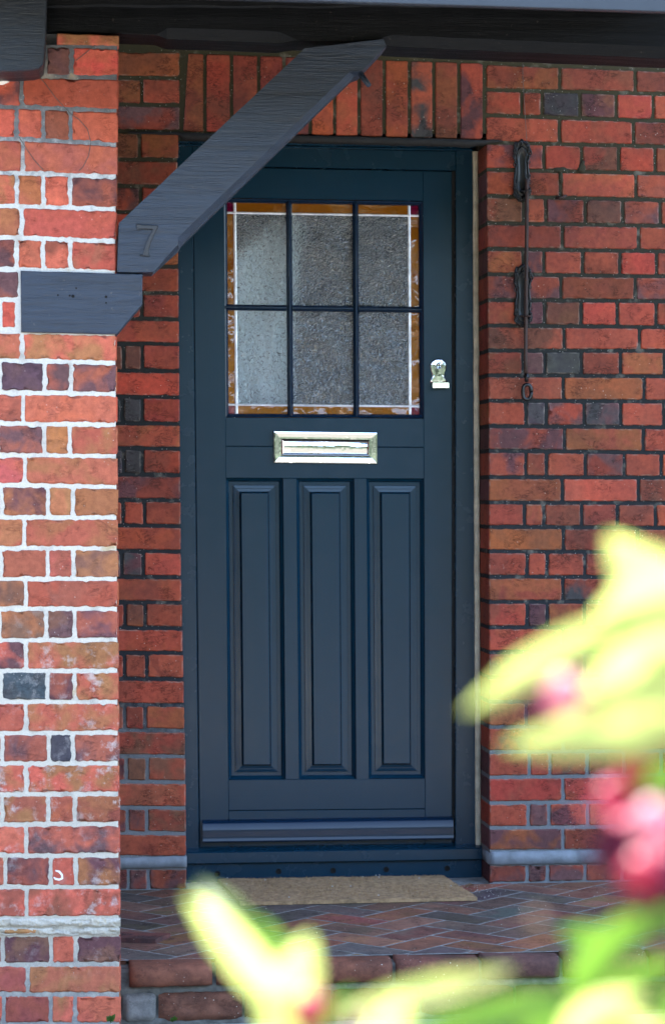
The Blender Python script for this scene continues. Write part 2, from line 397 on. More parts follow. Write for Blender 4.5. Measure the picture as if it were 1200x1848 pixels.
for i in range(31):
    xs = [875 if i < 3 else lin(RE, (RM[i][0] + RM[i + 1][0]) / 2)] + [800 + int(k) / 3 for k in RJ[i].split()]
    gapx = 135 if i % 2 == 0 else 67
    while xs[-1] < RIGHT_END: xs.append(xs[-1] + gapx)
    for a, c in zip(xs, xs[1:]):
        seed += 1; first = a == xs[0] and i >= 3
        code = pick((a + min(c, 1210)) / 2, (RM[i][0] + RM[i + 1][0]) / 2 + 3, OV, WT, rw)
        pxbrick(mb, 0, a - (2.4 if first else 0), c, rcourse(i, a), rcourse(i, c), rcourse(i + 1, a), rcourse(i + 1, c), 3.0, 2.6, 0, code, seed)
xs = [883.5] + [800 + k / 3 for k in (455, 565, 768, 970, 1170)]
while xs[-1] < RIGHT_END: xs.append(xs[-1] + 67)
for a, c in zip(xs, xs[1:]):
    seed += 1; pxbrick(mb, 0, a - (2.4 if a == 883.5 else 0), c, 1562 - (a - 885) * .012, 1562 - (c - 885) * .012, 1595 - (a - 885) * .018, 1595 - (c - 885) * .018, 1.5, 2.6, 0, 'PT' if c < 1020 else 'TP', seed)
# right reveal: headers returning into the doorway
XR = lambda py: P(lin(RE, py), py, 0).x
for i in range(3, 31):
    t, b = RM[i][0], RM[i + 1][0]; seed += 1
    z0, z1 = P(880, t + 3, 0).z, P(880, b - 3, 0).z; x = XR((t + b) / 2)
    brick(mb, [(x, YR + .02, z0), (x, .002, z0), (x, .002, z1), (x, YR + .02, z1)], (-1, 0, 0), .0, rw.choice('TTRP'), seed)
z0, z1 = P(880, 1563, 0).z, P(880, 1596, 0).z; x = XR(1580)
brick(mb, [(x, YR + .02, z0), (x, .002, z0), (x, .002, z1), (x, YR + .02, z1)], (-1, 0, 0), 0, 'P', 9991)
XLft = lambda py: P(lin(LE, py), py, 0).x
for i in range(4, 31):
    t, b = WALL_L[i], WALL_L[i + 1]; seed += 1
    z0, z1 = P(325, t + 3, 0).z, P(325, b - 3, 0).z; x = XLft((t + b) / 2)
    brick(mb, [(x, .002, z0), (x, YR + .02, z0), (x, YR + .02, z1), (x, .002, z1)], (1, 0, 0), 0, rw.choice('TTRP'), seed, step=.05)
mb.build('brickwork', M['wall_brick'], wall, True)
mm = MB()
def wq(x0, y0, x1, y1, Y=.0045):
    a, b, c, d = P(x0, y0, Y), P(x1, y0, Y), P(x1, y1, Y), P(x0, y1, Y)
    nx, ny = max(1, int(abs(x1 - x0) / 12)), max(1, int(abs(y1 - y0) / 12))
    mm.grid([[a.lerp(b, i / nx).lerp(d.lerp(c, i / nx), j / ny) + Vector((0, .0012 * nz(i * 1.7, j * 1.3, x0), 0)) for i in range(nx + 1)] for j in range(ny + 1)])
def wq2(fl, fr, y0, y1, n=30):
    rows = []
    for j in range(131):
        py = y0 + (y1 - y0) * j / 130
        rows.append([P(fl(py) + (fr(py) - fl(py)) * i / n, py, .0045 + .0012 * nz(i * 1.7, j * 1.3, fl(py) // 50)) for i in range(n + 1)])
    mm.grid(rows)
wq2(lambda y: 190, lambda y: lin(LE, y) - .6, 236, 1612); wq2(lambda y: lin(RE, y) + .6, lambda y: 1440, 236, 1612, 60); wq(190, 60, 1440, 240)
# mortar lining both reveals
for px, sgn in ((879.2, 1), (322.5, -1)):
    E_ = RE if sgn > 0 else LE
    ps = [P(lin(E_, y) + .8 * sgn, y, .0045) for y in range(240, 1613, 49)]
    mm.grid([[p for p in ps], [p + Vector((0, YR + .05, 0)) for p in ps]])
a, b = P(322, 244, .0045), P(880, 246, .0045)
mm.grid([[a, b], [a + Vector((0, YR + .05, 0)), b + Vector((0, YR + .05, 0))]])
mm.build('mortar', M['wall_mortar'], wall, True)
# flat arch of soldier bricks
ar = MB(); ax = [325, 370, 418, 467, 513, 560, 604, 648, 693.5, 739, 783, 828, 874]
for k, (a, c) in enumerate(zip(ax, ax[1:])):
    seed += 1; t0 = 93 + (a - 325) * .034; b0 = 236 + (a - 325) * .027
    code = ['TO', 'R', 'TR', 'T', 'TP', 'R', 'S', 'T', 'R', 'RK', 'T', 'RP'][k]
    x0t = a + (12 if k == 0 else 0); x0b = a + (3 if k == 0 else 0)
    cs = [P(x0t + 2.8, t0 + 2, 0), P(c - 2.8, t0 + 3, 0), P(c - 2.8, b0 + 1, 0), P(x0b + 2.8, b0, 0)]
    brick(ar, cs, FRONT, .001, code, seed)
ar.build('soldier_arch', M['wall_brick'], wall, True)
# slate damp course
sb = MB()
for (x0, x1, yl, yr, hb) in ((196, 337, 1549.5, 1546, 20), (885, RIGHT_END, 1538, 1530, 24)):
    n = int((x1 - x0) / 8); rows = []
    for j, (v, o) in enumerate(((0, .0), (0.06, .006), (.5, .008), (.94, .006), (1, 0))):
        r = []
        for i in range(n + 1):
            px = x0 + (x1 - x0) * i / n; py = yl + (yr - yl) * i / n + hb * v + 1.6 * nz(px * .06, v * 3) * (1 if j in (0, 1, 3, 4) else 0)
            p = P(px, py, 0); r.append(p + Vector((0, -o - .002 * nz(px * .08, v * 4, 3), 0)))
        rows.append(r)
    rows = [[p + Vector((0, .02, 0)) for p in rows[0]]] + rows + [[p + Vector((0, .02, 0)) for p in rows[-1]]]
    ids = sb.grid(rows); sb.face([r[0] for r in ids]); sb.face([r[-1] for r in ids][::-1])
a = P(884, 1540, 0)
sb.box(a.x - .004, a.x + .01, .001, YR, P(884, 1560, 0).z, a.z - .002)
sb.build('slate_course', M['slate'], wall, True)
# bituminous lintel edge over the door
lt = MB(); top, bot = [], []
for i in range(61):
    px = 232 + (906 - 232) * i / 60; e = min(1, (px - 232) / 90) * min(1, (906 - px) / 55)
    y0 = 237 + (px - 232) * .024 + 1.5 * nz(px * .05, 1); th = 2 + 9 * e + 2 * nz(px * .09, 7)
    if px < 325: th = 4 + 2 * nz(px * .1, 3)
    top.append(P(px, y0, 0)); bot.append(P(px, y0 + th, 0))
F = Vector((0, -.010, 0)); Bk = Vector((0, .03, 0))
lt.grid([[p + Bk for p in top], [p + F for p in top], [p + F for p in bot], [p + Bk for p in bot]])
lt.build('lintel_edge', M['black'], wall, True)
pt = MB()
for bx, by, rx, ry, sd_ in ((1011, 306, 17, 5, 1), (1012, 318, 4, 14, 2), (1050, 303, 8, 8, 3), (1052, 296, 4, 7, 4)):
    c = P(bx, by, 0); lp = []
    for t_ in range(20):
        a_ = 2 * math.pi * t_ / 20; k = 1 + .5 * nz(math.cos(a_) * 1.5, math.sin(a_) * 1.5, sd_ * 3.3); lp.append(P(bx + rx * k * math.cos(a_), by + ry * k * math.sin(a_), 0))
    pt.loft([[p + Vector((0, .0005, 0)) for p in lp], [p.lerp(c, .2) + Vector((0, -.0035, 0)) for p in lp], [p.lerp(c, .7) + Vector((0, -.0045, 0)) for p in lp]], 0, False, True)
pt.build('mortar_patch', M['wall_mortar'], wall, True)
hk = MB(); hk.tube([P(1004, 356, -.002), P(1010, 357, -.012), P(1017, 355, -.014), P(1022, 352, -.006)], [.004, .0055, .005, .003], 0, 8); hk.build('nail_stub', M['rust'], wall, True)
# rest of the house above and beside, out of sight but shading the porch
up = MB(); zt = P(600, 60, 0).z
up.box(-5.5, 7.5, .02, 6.5, zt - .02, 5.3)
xl, xr = P(190, 900, 0).x, P(1440, 900, 0).x
up.box(-5.5, xl, .02, .3, -.4, zt - .02); up.box(xr, 7.5, .02, .3, -.4, zt - .02)
up.build('upper_wall', M['wall_brick'], wall)

# ------------------------------------------------------------------ door frame
frame = empty('door_frame', P(600, 1600, YR), 'navy painted timber door frame and sill set in the brick opening', 'door frame')
fm = MB()
XLF, XRF = P(316, 900, YR).x, 0
def pq(x0a, x1a, y0, x0b, x1b, y1, Y): return [P(x0a, y0, Y), P(x1a, y0 , Y), P(x1b, y1, Y), P(x0b, y1, Y)]
fm.prism([P(318, 262, YR), P(347, 262, YR), P(359.5, 1536, YR), P(330, 1540, YR)], .10)
fm.prism([P(822.5, 262, YR), P(853, 270, YR), P(858, 1534, YR), P(821.5, 1532, YR)], .10)
fm.build('jamb', M['frame'], frame)
hm = MB()
hm.prism([P(347.2, 262, YR), P(822.3, 272, YR), P(822.3, 307, YR), P(347.2, 297, YR)], .10)
hm.prism([P(320, 249, YR - .03), P(853, 256, YR - .03), P(853, 266, YR - .03), P(320, 257, YR - .03)], .028, 0, .004)
hm.prism([P(320, 257.5, YR - .018), P(853, 266.5, YR - .018), P(853, 271, YR - .018), P(320, 262, YR - .018)], .017, 0, .004)
hm.build('head', M['frame'], frame)
# rebate behind the gap round the leaf, black to paint in its shadow
rb = MB()
rb.prism([P(346, 290, YR + .03), P(350.5, 290, YR + .03), P(363.5, 1536, YR + .03), P(358, 1536, YR + .03)], .03, 0, .0005)
rb.prism([P(815, 300, YR + .022), P(823, 300, YR + .022), P(822, 1532, YR + .022), P(815, 1532, YR + .022)], .03, 0, .0005)
rb.build('rebate', M['black'], frame)
st = MB()
st.tube([P(857, 272, YR - .004), P(860, 700, YR - .004), P(863, 1200, YR - .004), P(864.5, 1530, YR - .004)], [.009] * 4, 0, 8)
rows = []
for i in range(60):
    py = 272 + (1532 - 272) * i / 59; x = 852.5 + (py - 272) * .0040 + .8 * nz(py * .02, 2); wv = 9.5 + 1.2 * nz(py * .03, 9)
    rows.append([P(x, py, YR - .001), P(x + 1, py, YR - .008), P(x + wv * .5, py, YR - .010), P(x + wv, py, YR - .008), P(x + wv + 1, py, YR)])
st = MB(); st.grid(rows); st.build('sealant_strip', M['putty'], frame, True)
# sill: lip, drip and screw-holed upstand
sm = MB(); YS = YR - .035
def hprof(px0, px1, slope, prof):
    rows = []
    for px in (px0, (px0 + px1) / 2, px1): rows.append([P(px, y + slope * (px - px0), YR - .035) + Vector((0, d, 0)) for y, d in prof])
    return rows
prof = [(1529, .10), (1533, .05), (1539, .004), (1541, -.001), (1559, -.002), (1561, .002), (1562, .012), (1601, .012)]
sx0, sx1 = 337, 870
rows = hprof(sx0, sx1, -.0155, prof); ids = sm.grid(rows)
for r in (ids[0], ids[-1]): sm.face(r + [sm.vert(Vector(sm.v[r[-1]]) + Vector((0, .1, 0)))])
sm.build('sill', M['frame'], frame)
for hx, hy in ((392.5, 1577.5), (502.7, 1573.6), (601.3, 1572), (697, 1570), (807, 1568)):
    c = P(hx, hy, YS + .012) + Vector((0, -.0006, 0)); r_ = .0068
    hl = MB(); hl.loft([[c + Vector((r_ * k * math.cos(t * math.pi / 8), d, r_ * k * math.sin(t * math.pi / 8))) for t in range(16)] for k, d in ((1.3, .0), (1.15, -.0010), (1.0, -.0004), (.95, -.0002))], 0, False, True)
    hl.build('screw_hole', M['hole'], frame, True)

# ------------------------------------------------------------------ door leaf
YD = YR + .012
door = empty('front_door', P(600, 1530, YD), 'dark navy panelled front door with six glass lights and chrome letterbox', 'door')
def q(x0, y0, x1, y1, dx0=0, dx1=0, dy=0, Y=YD):
    """rectangle on the door: dx0/dx1 = sideways drift of the edges at the bottom, dy = rise from left to right"""
    return [P(x0, y0, Y), P(x1, y0 + dy, Y), P(x1 + dx1, y1 + dy, Y), P(x0 + dx0, y1, Y)]
lf = MB()
lf.prism([P(348.3, 299, YD), P(404.0, 301, YD), P(413.2, 1532, YD), P(361, 1533, YD)], .044, 0, .0012)
lf.prism([P(763.2, 308, YD), P(815.5, 309, YD), P(815.5, 1526, YD), P(767.3, 1527, YD)], .044, 0, .0012)
lf.build('stile', M['door'], door)
rl = MB()
rl.prism([P(404.2, 301, YD), P(763, 308, YD), P(763.2, 362, YD), P(404.4, 356, YD)], .044, 0, .0012)
rl.prism([P(407.0, 753, YD), P(764.7, 755, YD), P(764.9, 806.8, YD), P(407.3, 804.8, YD)], .044, 0, .0012)
rl.prism([P(407.4, 805.6, YD), P(764.9, 807.6, YD), P(765, 864, YD), P(407.8, 862.5, YD)], .044, 0, .0012)
rl.prism([P(412.2, 1408, YD), P(766.8, 1405.5, YD), P(767, 1460, YD), P(412.6, 1463.4, YD)], .044, 0, .0012)
rl.prism([P(412.7, 1464.2, YD), P(767, 1460.8, YD), P(767.2, 1526.5, YD), P(413.1, 1532, YD)], .044, 0, .0012)
rl.build('rail', M['door_h'], door)
mu = MB()
for a, b, c, d in ((510.5, 535.3, 515.2, 540), (638.8, 661.8, 642.5, 666)):
    mu.prism([P(a, 863.2, YD), P(b, 863.4, YD), P(d, 1407, YD), P(c, 1407.3, YD)], .044, 0, .0012)
mu.build('muntin', M['door'], door)
bkm = MB()
for x0, x1, y0, y1 in ((352, 408, 303, 1528), (760, 813, 312, 1524), (400, 770, 306, 356), (400, 770, 756, 1524)):
    bkm.prism([P(x0, y0, YD + .024), P(x1, y0, YD + .024), P(x1, y1, YD + .024), P(x0, y1, YD + .024)], .019 if x0 != 400 else .018, 0, .0004)
bkm.build('core', M['frame'], door)
def ring(c4, ins, dep):
    TL, TR, BR, BL = c4; u = (TR - TL).normalized(); v = (BL - TL).normalized(); d = Vector((0, dep, 0))
    return [TL + (u + v) * ins + d, TR + (v - u) * ins + d, BR - (u + v) * ins + d, BL + (u - v) * ins + d]
PROF = [(0, .001), (.0008, .006), (.0025, .0085), (.0065, .0125), (.0098, .0195), (.0108, .0200), (.0205, .0200), (.0215, .0166), (.026, .0158), (.030, .0152), (.032, .0152), (.034, .0149), (.0375, .0144), (.0395, .0141), (.0402, .0141), (.0452, .0012), (.046, .0), (.048, 0)]
for x0, x1, a, b, y0, y1 in ((408, 510.3, 413, 515, 862.8, 1408), (535.5, 638.6, 540.2, 642.3, 863.3, 1407.2), (662, 765, 666.2, 766.8, 863.8, 1406)):
    pm = MB(); c4 = [P(x0, y0, YD), P(x1, y0 + .4, YD), P(b, y1 - .6, YD), P(a, y1, YD)]
    rings = [ring(c4, i, d) for i, d in PROF]
    for r0, r1 in zip(rings, rings[1:]):             # separate vertices per side keep the mitres crisp
        for k in range(4):
            l = (k + 1) % 4; pm.poly([r0[k], r0[l], r1[l], r1[k]])
    pm.poly(rings[-1])
    pm.build('panel', M['door'], door)
# glazing: moulded surround, bars, panes
gx0, gx1, gy0, gy1 = 404, 763.6, 358, 752.5
c4 = [P(404, 357, YD), P(763, 363, YD), P(764.7, 754, YD), P(407, 752.3, YD)]
gm = MB(); gp = [(0, .001), (.0008, .004), (.004, .006), (.009, .012), (.011, .017), (.011, .032)]
rings = [ring(c4, i, d) for i, d in gp]
for r0, r1 in zip(rings, rings[1:]):
    for k in range(4): l = (k + 1) % 4; gm.poly([r0[k], r0[l], r1[l], r1[k]])
gm.build('glazing_surround', M['gloss'], door)
YG = YD + .020
bar = MB()
def vbar(pa, pb, hw, axis_):
    w_ = Vector((hw, 0, 0)) if axis_ == 'v' else Vector((0, 0, hw))
    pr = [(-1, .020), (-1, .012), (-.72, .008), (-.3, .0035), (-.22, .001), (.22, .001), (.3, .0035), (.72, .008), (1, .012), (1, .020)]
    A, B_ = [pa + w_ * k + Vector((0, d, 0)) for k, d in pr], [pb + w_ * k + Vector((0, d, 0)) for k, d in pr]
    for i in range(len(pr) - 1): bar.poly([A[i], A[i + 1], B_[i + 1], B_[i]])
vbar(P(522, 362, YD), P(525, 750, YD), .0088, 'v'); vbar(P(642.3, 364, YD), P(644, 751, YD), .0088, 'v')
for a, b in ((407, 517.5), (528.5, 637.5), (648.5, 761)):
    f = lambda x: 553.5 + (x - 407) * .0128
    vbar(P(a, f(a), YD), P(b, f(b), YD), .0088, 'h')
bar.build('glazing_bar', M['gloss'], door)
def gpane(mbx, x0, y0, x1, y1, Y=YG, th=.004):
    mbx.prism([P(x0, y0, Y), P(x1, y0, Y), P(x1, y1, Y), P(x0, y1, Y)], th, 0, .0003)
TOPY = lambda x: 383 + (x - 405) * .0165; BOTY = lambda x: 730 + (x - 405) * .009
LX, RX = 424, 738.5
cols = [(LX, 522), (522, 643), (643, RX)]; midy = 555.5
for x0, x1 in cols:
    g = MB(); g.prism([P(x0 + .2, TOPY(x0), YG), P(x1 - .2, TOPY(x1), YG), P(x1 - .2, midy, YG), P(x0 + .2, midy, YG)], .004, 0, .0003); g.build('pane', M['glass'], door)
    g = MB(); g.prism([P(x0 + .2, midy + .3, YG), P(x1 - .2, midy + .3, YG), P(x1 - .2, BOTY(x1), YG), P(x0 + .2, BOTY(x0), YG)], .004, 0, .0003); g.build('pane', M['glass'], door)
for x0, x1 in cols:
    for y0, y1, lo in ((358, None, 0), (None, 756, 1)):
        g = MB(); a0, a1 = (358, TOPY(x0) - .5) if not lo else (BOTY(x0) + .5, 758)
        b0, b1 = (358, TOPY(x1) - .5) if not lo else (BOTY(x1) + .5, 758)
        g.prism([P(x0 + .2, a0, YG), P(x1 - .2, b0, YG), P(x1 - .2, b1, YG), P(x0 + .2, a1, YG)], .004, 0, .0003); g.build('amber_strip', M['amber'], door)
for x0, x1 in ((401, LX - .4), (RX + .4, 767)):
    for y0, y1 in ((TOPY(x0), midy), (midy + .3, BOTY(x0))):
        g = MB(); gpane(g, x0, y0, x1, y1); g.build('amber_strip', M['amber'], door)
    for y0, y1 in ((356, TOPY(x0) - .5), (BOTY(x0) + .5, 758)):
        g = MB(); gpane(g, x0, y0, x1, y1); g.build('ruby_square', M['ruby'], door)
ld = MB()
def lead(a, b, w_):
    d = (b - a).normalized(); s_ = Vector((-d.z, 0, d.x)) * w_; pr = [(-1, .001), (-.85, -.0022), (-.25, -.003), (-.12, -.0008), (.12, -.0008), (.25, -.003), (.85, -.0022), (1, .001)]
    A, B_ = [a + s_ * k + Vector((0, e, 0)) for k, e in pr], [b + s_ * k + Vector((0, e, 0)) for k, e in pr]
    for i in range(7): ld.poly([A[i], A[i + 1], B_[i + 1], B_[i]])
lead(P(423.5, 360, YG), P(427, 752, YG), .0046); lead(P(738, 364, YG), P(740, 753, YG), .0044)
lead(P(405, TOPY(405), YG - .0005), P(762, TOPY(762), YG - .0005), .0034); lead(P(407, BOTY(407), YG - .0005), P(763, BOTY(763), YG - .0005), .0034)
ld.build('lead_strip', M['lead'], door)
# weather bar
wb = MB(); rows = []
pr = [(1480, .002), (1482.5, -.012), (1484.5, -.0185), (1486, -.0200), (1491, -.0232), (1496, -.0258), (1499, -.0266), (1503, -.0268), (1508, -.0270), (1512.5, -.0274), (1514.5, -.0284), (1516.5, -.0296), (1518, -.0298), (1519.3, -.0285), (1520, -.024), (1518, .002)]
for px in (365, 440, 515, 590, 665, 740, 816): rows.append([P(px, y - (px - 365) * .0145, YD) + Vector((0, d, 0)) for y, d in pr])
ids = wb.grid(rows); wb.poly(rows[0]); wb.poly(rows[-1][::-1])
o = wb.build('weather_bar', M['gloss'], door, True)
# letterbox
lb = MB(); c4 = [P(492.7, 777.3, YD), P(681, 780, YD), P(681, 837.7, YD), P(493.3, 835.6, YD)]
for pa, pb in zip(*(lambda L: (L, L[1:]))([(0, .001), (0, -.006), (.0022, -.009), (.006, -.0095), (.018, -.008), (.023, -.0078), (.025, -.0115), (.028, -.0125), (.031, -.0105), (.032, -.0065)])):
    r0, r1 = ring(c4, *pa), ring(c4, *pb)
    for k in range(4): l = (k + 1) % 4; lb.poly([r0[k], r0[l], r1[l], r1[k]])
lbo = lb.build('letterbox', M['chrome'], door)
fl = MB(); rows = []; r0 = ring(c4, .032, -.0066)
for j in range(9):
    rows.append([r0[0].lerp(r0[1], i / 24).lerp(r0[3].lerp(r0[2], i / 24), j / 8) + Vector((0, -.0016 * math.sin(math.pi * j / 8) + .0011 * nz(i * .16, j * .2), 0)) for i in range(25)])
fl.grid(rows); fl.build('flap', M['chrome'], lbo, True, origin=door.location)
# lock with pull
lk = MB(); out = []
half = [(0, 646.5), (6, 647.5), (11, 651), (14.2, 656), (15, 661.5), (14.2, 667), (12.4, 672), (11.4, 677), (11.6, 681), (13, 685), (15, 688.5), (15, 690)]
cx = 790.5
loop = [(cx + x, y) for x, y in half] + [(cx - x, y) for x, y in half[:0:-1]]
ctr = P(cx, 668, YD)
R0 = [P(x, y, YD) for x, y in loop]
def sc_ring(k, d): return [ctr + (p - ctr) * k + Vector((0, d, 0)) for p in R0]
lk.loft([sc_ring(1, 0), sc_ring(1, -.004), sc_ring(.95, -.0062), sc_ring(.86, -.0066), sc_ring(.5, -.0075)], 0, False, True)
lko = lk.build('lock_plate', M['chrome'], door, True)
pu = MB(); rows = []
for x in (779, 793, 808): rows.append([P(x, y, YD) + Vector((0, d, 0)) for y, d in ((688, -.004), (689, -.016), (691, -.021), (700, -.023), (701.5, -.020), (696, -.014), (692, -.004))])
ids = pu.grid(rows); pu.face(ids[0]); pu.face(ids[-1][::-1]); pu.build('pull', M['brass'], lko, origin=door.location)
kb = MB(); c = P(791.2, 660, YD)
kb.loft([[c + Vector((.0085 * k * math.cos(t * math.pi / 10), d, .0105 * k * math.sin(t * math.pi / 10))) for t in range(20)] for k, d in ((1.05, -.006), (1.0, -.0105), (.85, -.0115), (.80, -.0105), (.3, -.0102))], 0, False, True)
kbo = kb.build('cylinder', M['chrome'], lko, True, origin=door.location)
ks = MB(); c = P(791.6, 659.5, YD); ks.prism([c + Vector((x, -.0118, z)) for x, z in ((-.0011, .004), (.0016, .004), (.0022, 0), (.0012, -.005), (-.0007, -.005), (-.002, 0))], .002, 0, .0002)
ks.build('keyhole', M['black'], lko, origin=door.location)

# ------------------------------------------------------------------ hallway and curtain behind the glass
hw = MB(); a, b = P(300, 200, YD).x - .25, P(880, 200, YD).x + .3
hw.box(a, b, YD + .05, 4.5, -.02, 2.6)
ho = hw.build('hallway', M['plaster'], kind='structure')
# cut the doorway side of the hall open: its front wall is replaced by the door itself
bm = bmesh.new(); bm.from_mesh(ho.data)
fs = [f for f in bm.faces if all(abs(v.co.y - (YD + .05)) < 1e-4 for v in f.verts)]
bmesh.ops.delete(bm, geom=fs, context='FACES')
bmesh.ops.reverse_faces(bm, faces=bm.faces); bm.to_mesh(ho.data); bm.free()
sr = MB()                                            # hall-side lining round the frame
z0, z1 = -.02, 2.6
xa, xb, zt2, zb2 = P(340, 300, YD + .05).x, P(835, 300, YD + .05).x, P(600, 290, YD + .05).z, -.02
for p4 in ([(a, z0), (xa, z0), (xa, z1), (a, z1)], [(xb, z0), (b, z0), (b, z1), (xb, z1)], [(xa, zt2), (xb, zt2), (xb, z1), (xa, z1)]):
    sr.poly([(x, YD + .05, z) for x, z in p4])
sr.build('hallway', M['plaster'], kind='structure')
cu = MB(); rows = []
TOPL = [(398, 490), (424, 462), (450, 440), (480, 412), (512, 396), (545, 392)]
for j in range(40):
    v = j / 39; r = []
    for i in range(60):
        u = i / 59; px = 396 + u * (152 - 22 * math.sin(v * math.pi * .5) * (1 if v < .8 else 1) + 14 * max(0, v - .75))
        ty = lin([(x, y) for x, y in TOPL], min(px, 545)); py = ty + (770 - ty) * v
        dp = .040 + .034 * math.sin(u * 15 + v * 3.5 + 3 * nz(u * 2, v * 2)) + .010 * math.sin(u * 37 - v * 4)
        r.append(P(px, py, YD + .062) + Vector((0, dp, 0)))
    rows.append(r)
cu.grid(rows)
cu.build('curtain', M['curtain'], None, True, 'pale curtain draped behind the left panes of the door', 'curtain', origin=P(470, 770, YD + .062))

# ------------------------------------------------------------------ brick pier on the left
YP = -1.25
pier = empty('brick_pier', P(100, 1840, YP), 'bright red brick porch pier with thick white mortar on the left', 'pier')
PE = [(60, 215), (260, 213), (490, 210.5), (616, 211), (880, 213), (1232, 215), (1540, 217), (1690, 218), (1900, 219)]
PC = [(135, 139.5, 78, 84, [(-60, 82), (82, 129), (129, 999)]), (190.7, 199, 135, 139.5, [39]), (248, 260, 190.7, 199, [78, 127.5]), (310, 318, 248, 260, [41]), (370, 377, 310, 318, [78, 127]), (427, 435, 370, 377, [39]), (484, 491, 427, 435, [78, 127])]
courses = [(-40, 78, 84, 135, 139.5, [82, 129]), (0, 135, 139.5, 190.7, 199, [39]), (0, 190.7, 199, 248, 260, [78, 127.5]), (0, 248, 260, 310, 318, [41]), (0, 310, 318, 370, 377, [78, 127]), (0, 370, 377, 427, 435, [39]), (0, 427, 435, 484, 491, [78, 127])]
ys = [(597, 602), (649, 655), (707.7, 711), (764, 766.7), (821, 823), (875, 878.7), (934, 934), (989, 990), (1045, 1045), (1099, 1099), (1156, 1155), (1211, 1211), (1267, 1267), (1324, 1322.7), (1378.7, 1378.7), (1434.7, 1433.7), (1488.7, 1488), (1545, 1545), (1602, 1602), (1659, 1657)]
js = [[40], [0, 80.7, 128.3], [41.7], [-5, 80, 126], [45], [2.7, 86.7, 131.7], [44], [1, 86, 132.7], [46.7], [-1, 83.3, 135], [46.7], [1.7, 86, 135], [46.7], [4, 88.3, 131.7], [47.3], [4, 87, 135], [47.3], [9.3, 91.7, 137.3], [48.3]]
for (a, b), (c, d), j in zip(ys, ys[1:], js): courses.append((0, a, b, c, d, j))
courses += [(0, 1688, 1688, 1742, 1742, [5, 92.3, 136.7]), (0, 1742, 1742, 1796, 1796, [50]), (0, 1796, 1796, 1850, 1850, [6.7, 91.7, 136]), (0, 1850, 1850, 1904, 1904, [50]), (0, 1904, 1904, 1958, 1958, [6.7, 91.7, 136])]
PO = [(105, 107, 'P'), (30, 455, 'PT'), (180, 345, 'TP'), (40, 680, 'P'), (103, 680, 'PT'), (30, 790, 'PT'), (102, 792, 'O'), (130, 850, 'OR'), (45, 907, 'OP'), (107, 907, 'O'), (170, 907, 'O'), (20, 960, 'OR'), (175, 1018, 'OB'), (20, 1070, 'OB'), (40, 1128, 'OB'), (108, 1128, 'PB'), (175, 1128, 'TP'), (40, 1240, 'K'), (110, 1240, 'TP'), (130, 1295, 'RO'), (45, 1352, 'TP'), (108, 1352, 'K'), (170, 1352, 'TP'), (45, 1462, 'OT'), (180, 1462, 'OT'), (50, 1574, 'PT'), (115, 1574, 'S'), (175, 1574, 'OP'), (50, 1715, 'BP'), (115, 1715, 'S'), (175, 1715, 'BP'), (180, 680, 'RP'), (130, 625, 'SO'), (20, 405, 'OT')]
PW = {'R': 4, 'S': 4, 'RO': 2, 'T': 2, 'SO': 1.5, 'SP': 1, 'ST': 2}
rp = random.Random(9); mb = MB(); seed = 5000
for (_, tl, tr, bl, br, jn) in courses:
    xe = lin(PE, (tl + bl) / 2)
    xs = [x for x in jn]
    step_ = 163 if len(jn) == 1 else 84
    while xs[0] > -260: xs.insert(0, xs[0] - (168 if len(jn) == 1 else (84 if (len(xs) % 2) else 48)))
    xs.append(xe)
    for a, c in zip(xs, xs[1:]):
        if tl < 100 and a < 60: continue
        seed += 1; code = pick((max(a, 0) + c) / 2 if c > 0 else -99, (tl + bl) / 2, PO, PW, rp)
        fx = lambda l, r, x: l + (r - l) * max(0, x) / 213
        last = c == xs[-1]
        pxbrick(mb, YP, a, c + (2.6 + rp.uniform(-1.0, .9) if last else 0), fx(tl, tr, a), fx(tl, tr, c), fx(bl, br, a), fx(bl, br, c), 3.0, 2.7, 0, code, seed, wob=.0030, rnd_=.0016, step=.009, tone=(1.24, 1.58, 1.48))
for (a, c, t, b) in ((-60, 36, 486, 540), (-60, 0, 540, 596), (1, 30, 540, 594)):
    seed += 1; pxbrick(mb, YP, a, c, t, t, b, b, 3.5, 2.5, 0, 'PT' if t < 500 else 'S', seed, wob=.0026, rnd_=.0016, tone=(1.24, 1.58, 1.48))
# creasing tile on top and side face turning back to the house
cs = [P(102, 58.5, YP), P(215, 63, YP), P(215, 82, YP), P(102, 79, YP)]
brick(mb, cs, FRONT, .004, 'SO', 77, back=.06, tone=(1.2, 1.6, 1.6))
xp = P(lin(PE, 900), 900, YP).x
for k, (_, tl, tr, bl, br, jn) in enumerate(courses):
    y = YP + .004; t, b = P(213, tr + 4, YP).z, P(213, br - 4, YP).z; x = P(lin(PE, (tr + br) / 2), (tr + br) / 2, YP).x
    n = 0
    while y < -.02:
        L = (.103 if (k % 2 == 0 and n == 0) else .215); e = min(y + L, -.01); seed += 1
        brick(mb, [(x, y, t), (x, e, t), (x, e, b), (x, y, b)], (1, 0, 0), 0, rp.choice(['R', 'T', 'S', 'RO']), seed, step=.05)
        y = e + .011; n += 1
mb.build('brickwork', M['pier_brick'], pier, True)
mm = MB(); rows = []
def mortar_y(px, py): return YP + .0026 + .0016 * nz(px * .045, py * .045, 4) - .0018 * max(0, nz(px * .13, py * .13, 9))
for j in range(0, 330):
    py = 80 + j * 5.7; xe = lin(PE, py) - 3.2 - 1.2 * nz(py * .11, 3)
    rows.append([P(px, py, mortar_y(px, py)) for px in [-260, -180, -120, -60] + [-20 + (xe + 20) * i / 48 for i in range(49)]])
ids = mm.grid(rows)
edge = [r[-1] for r in ids]; bk = [mm.vert((mm.v[i][0], -.005, mm.v[i][2])) for i in edge]
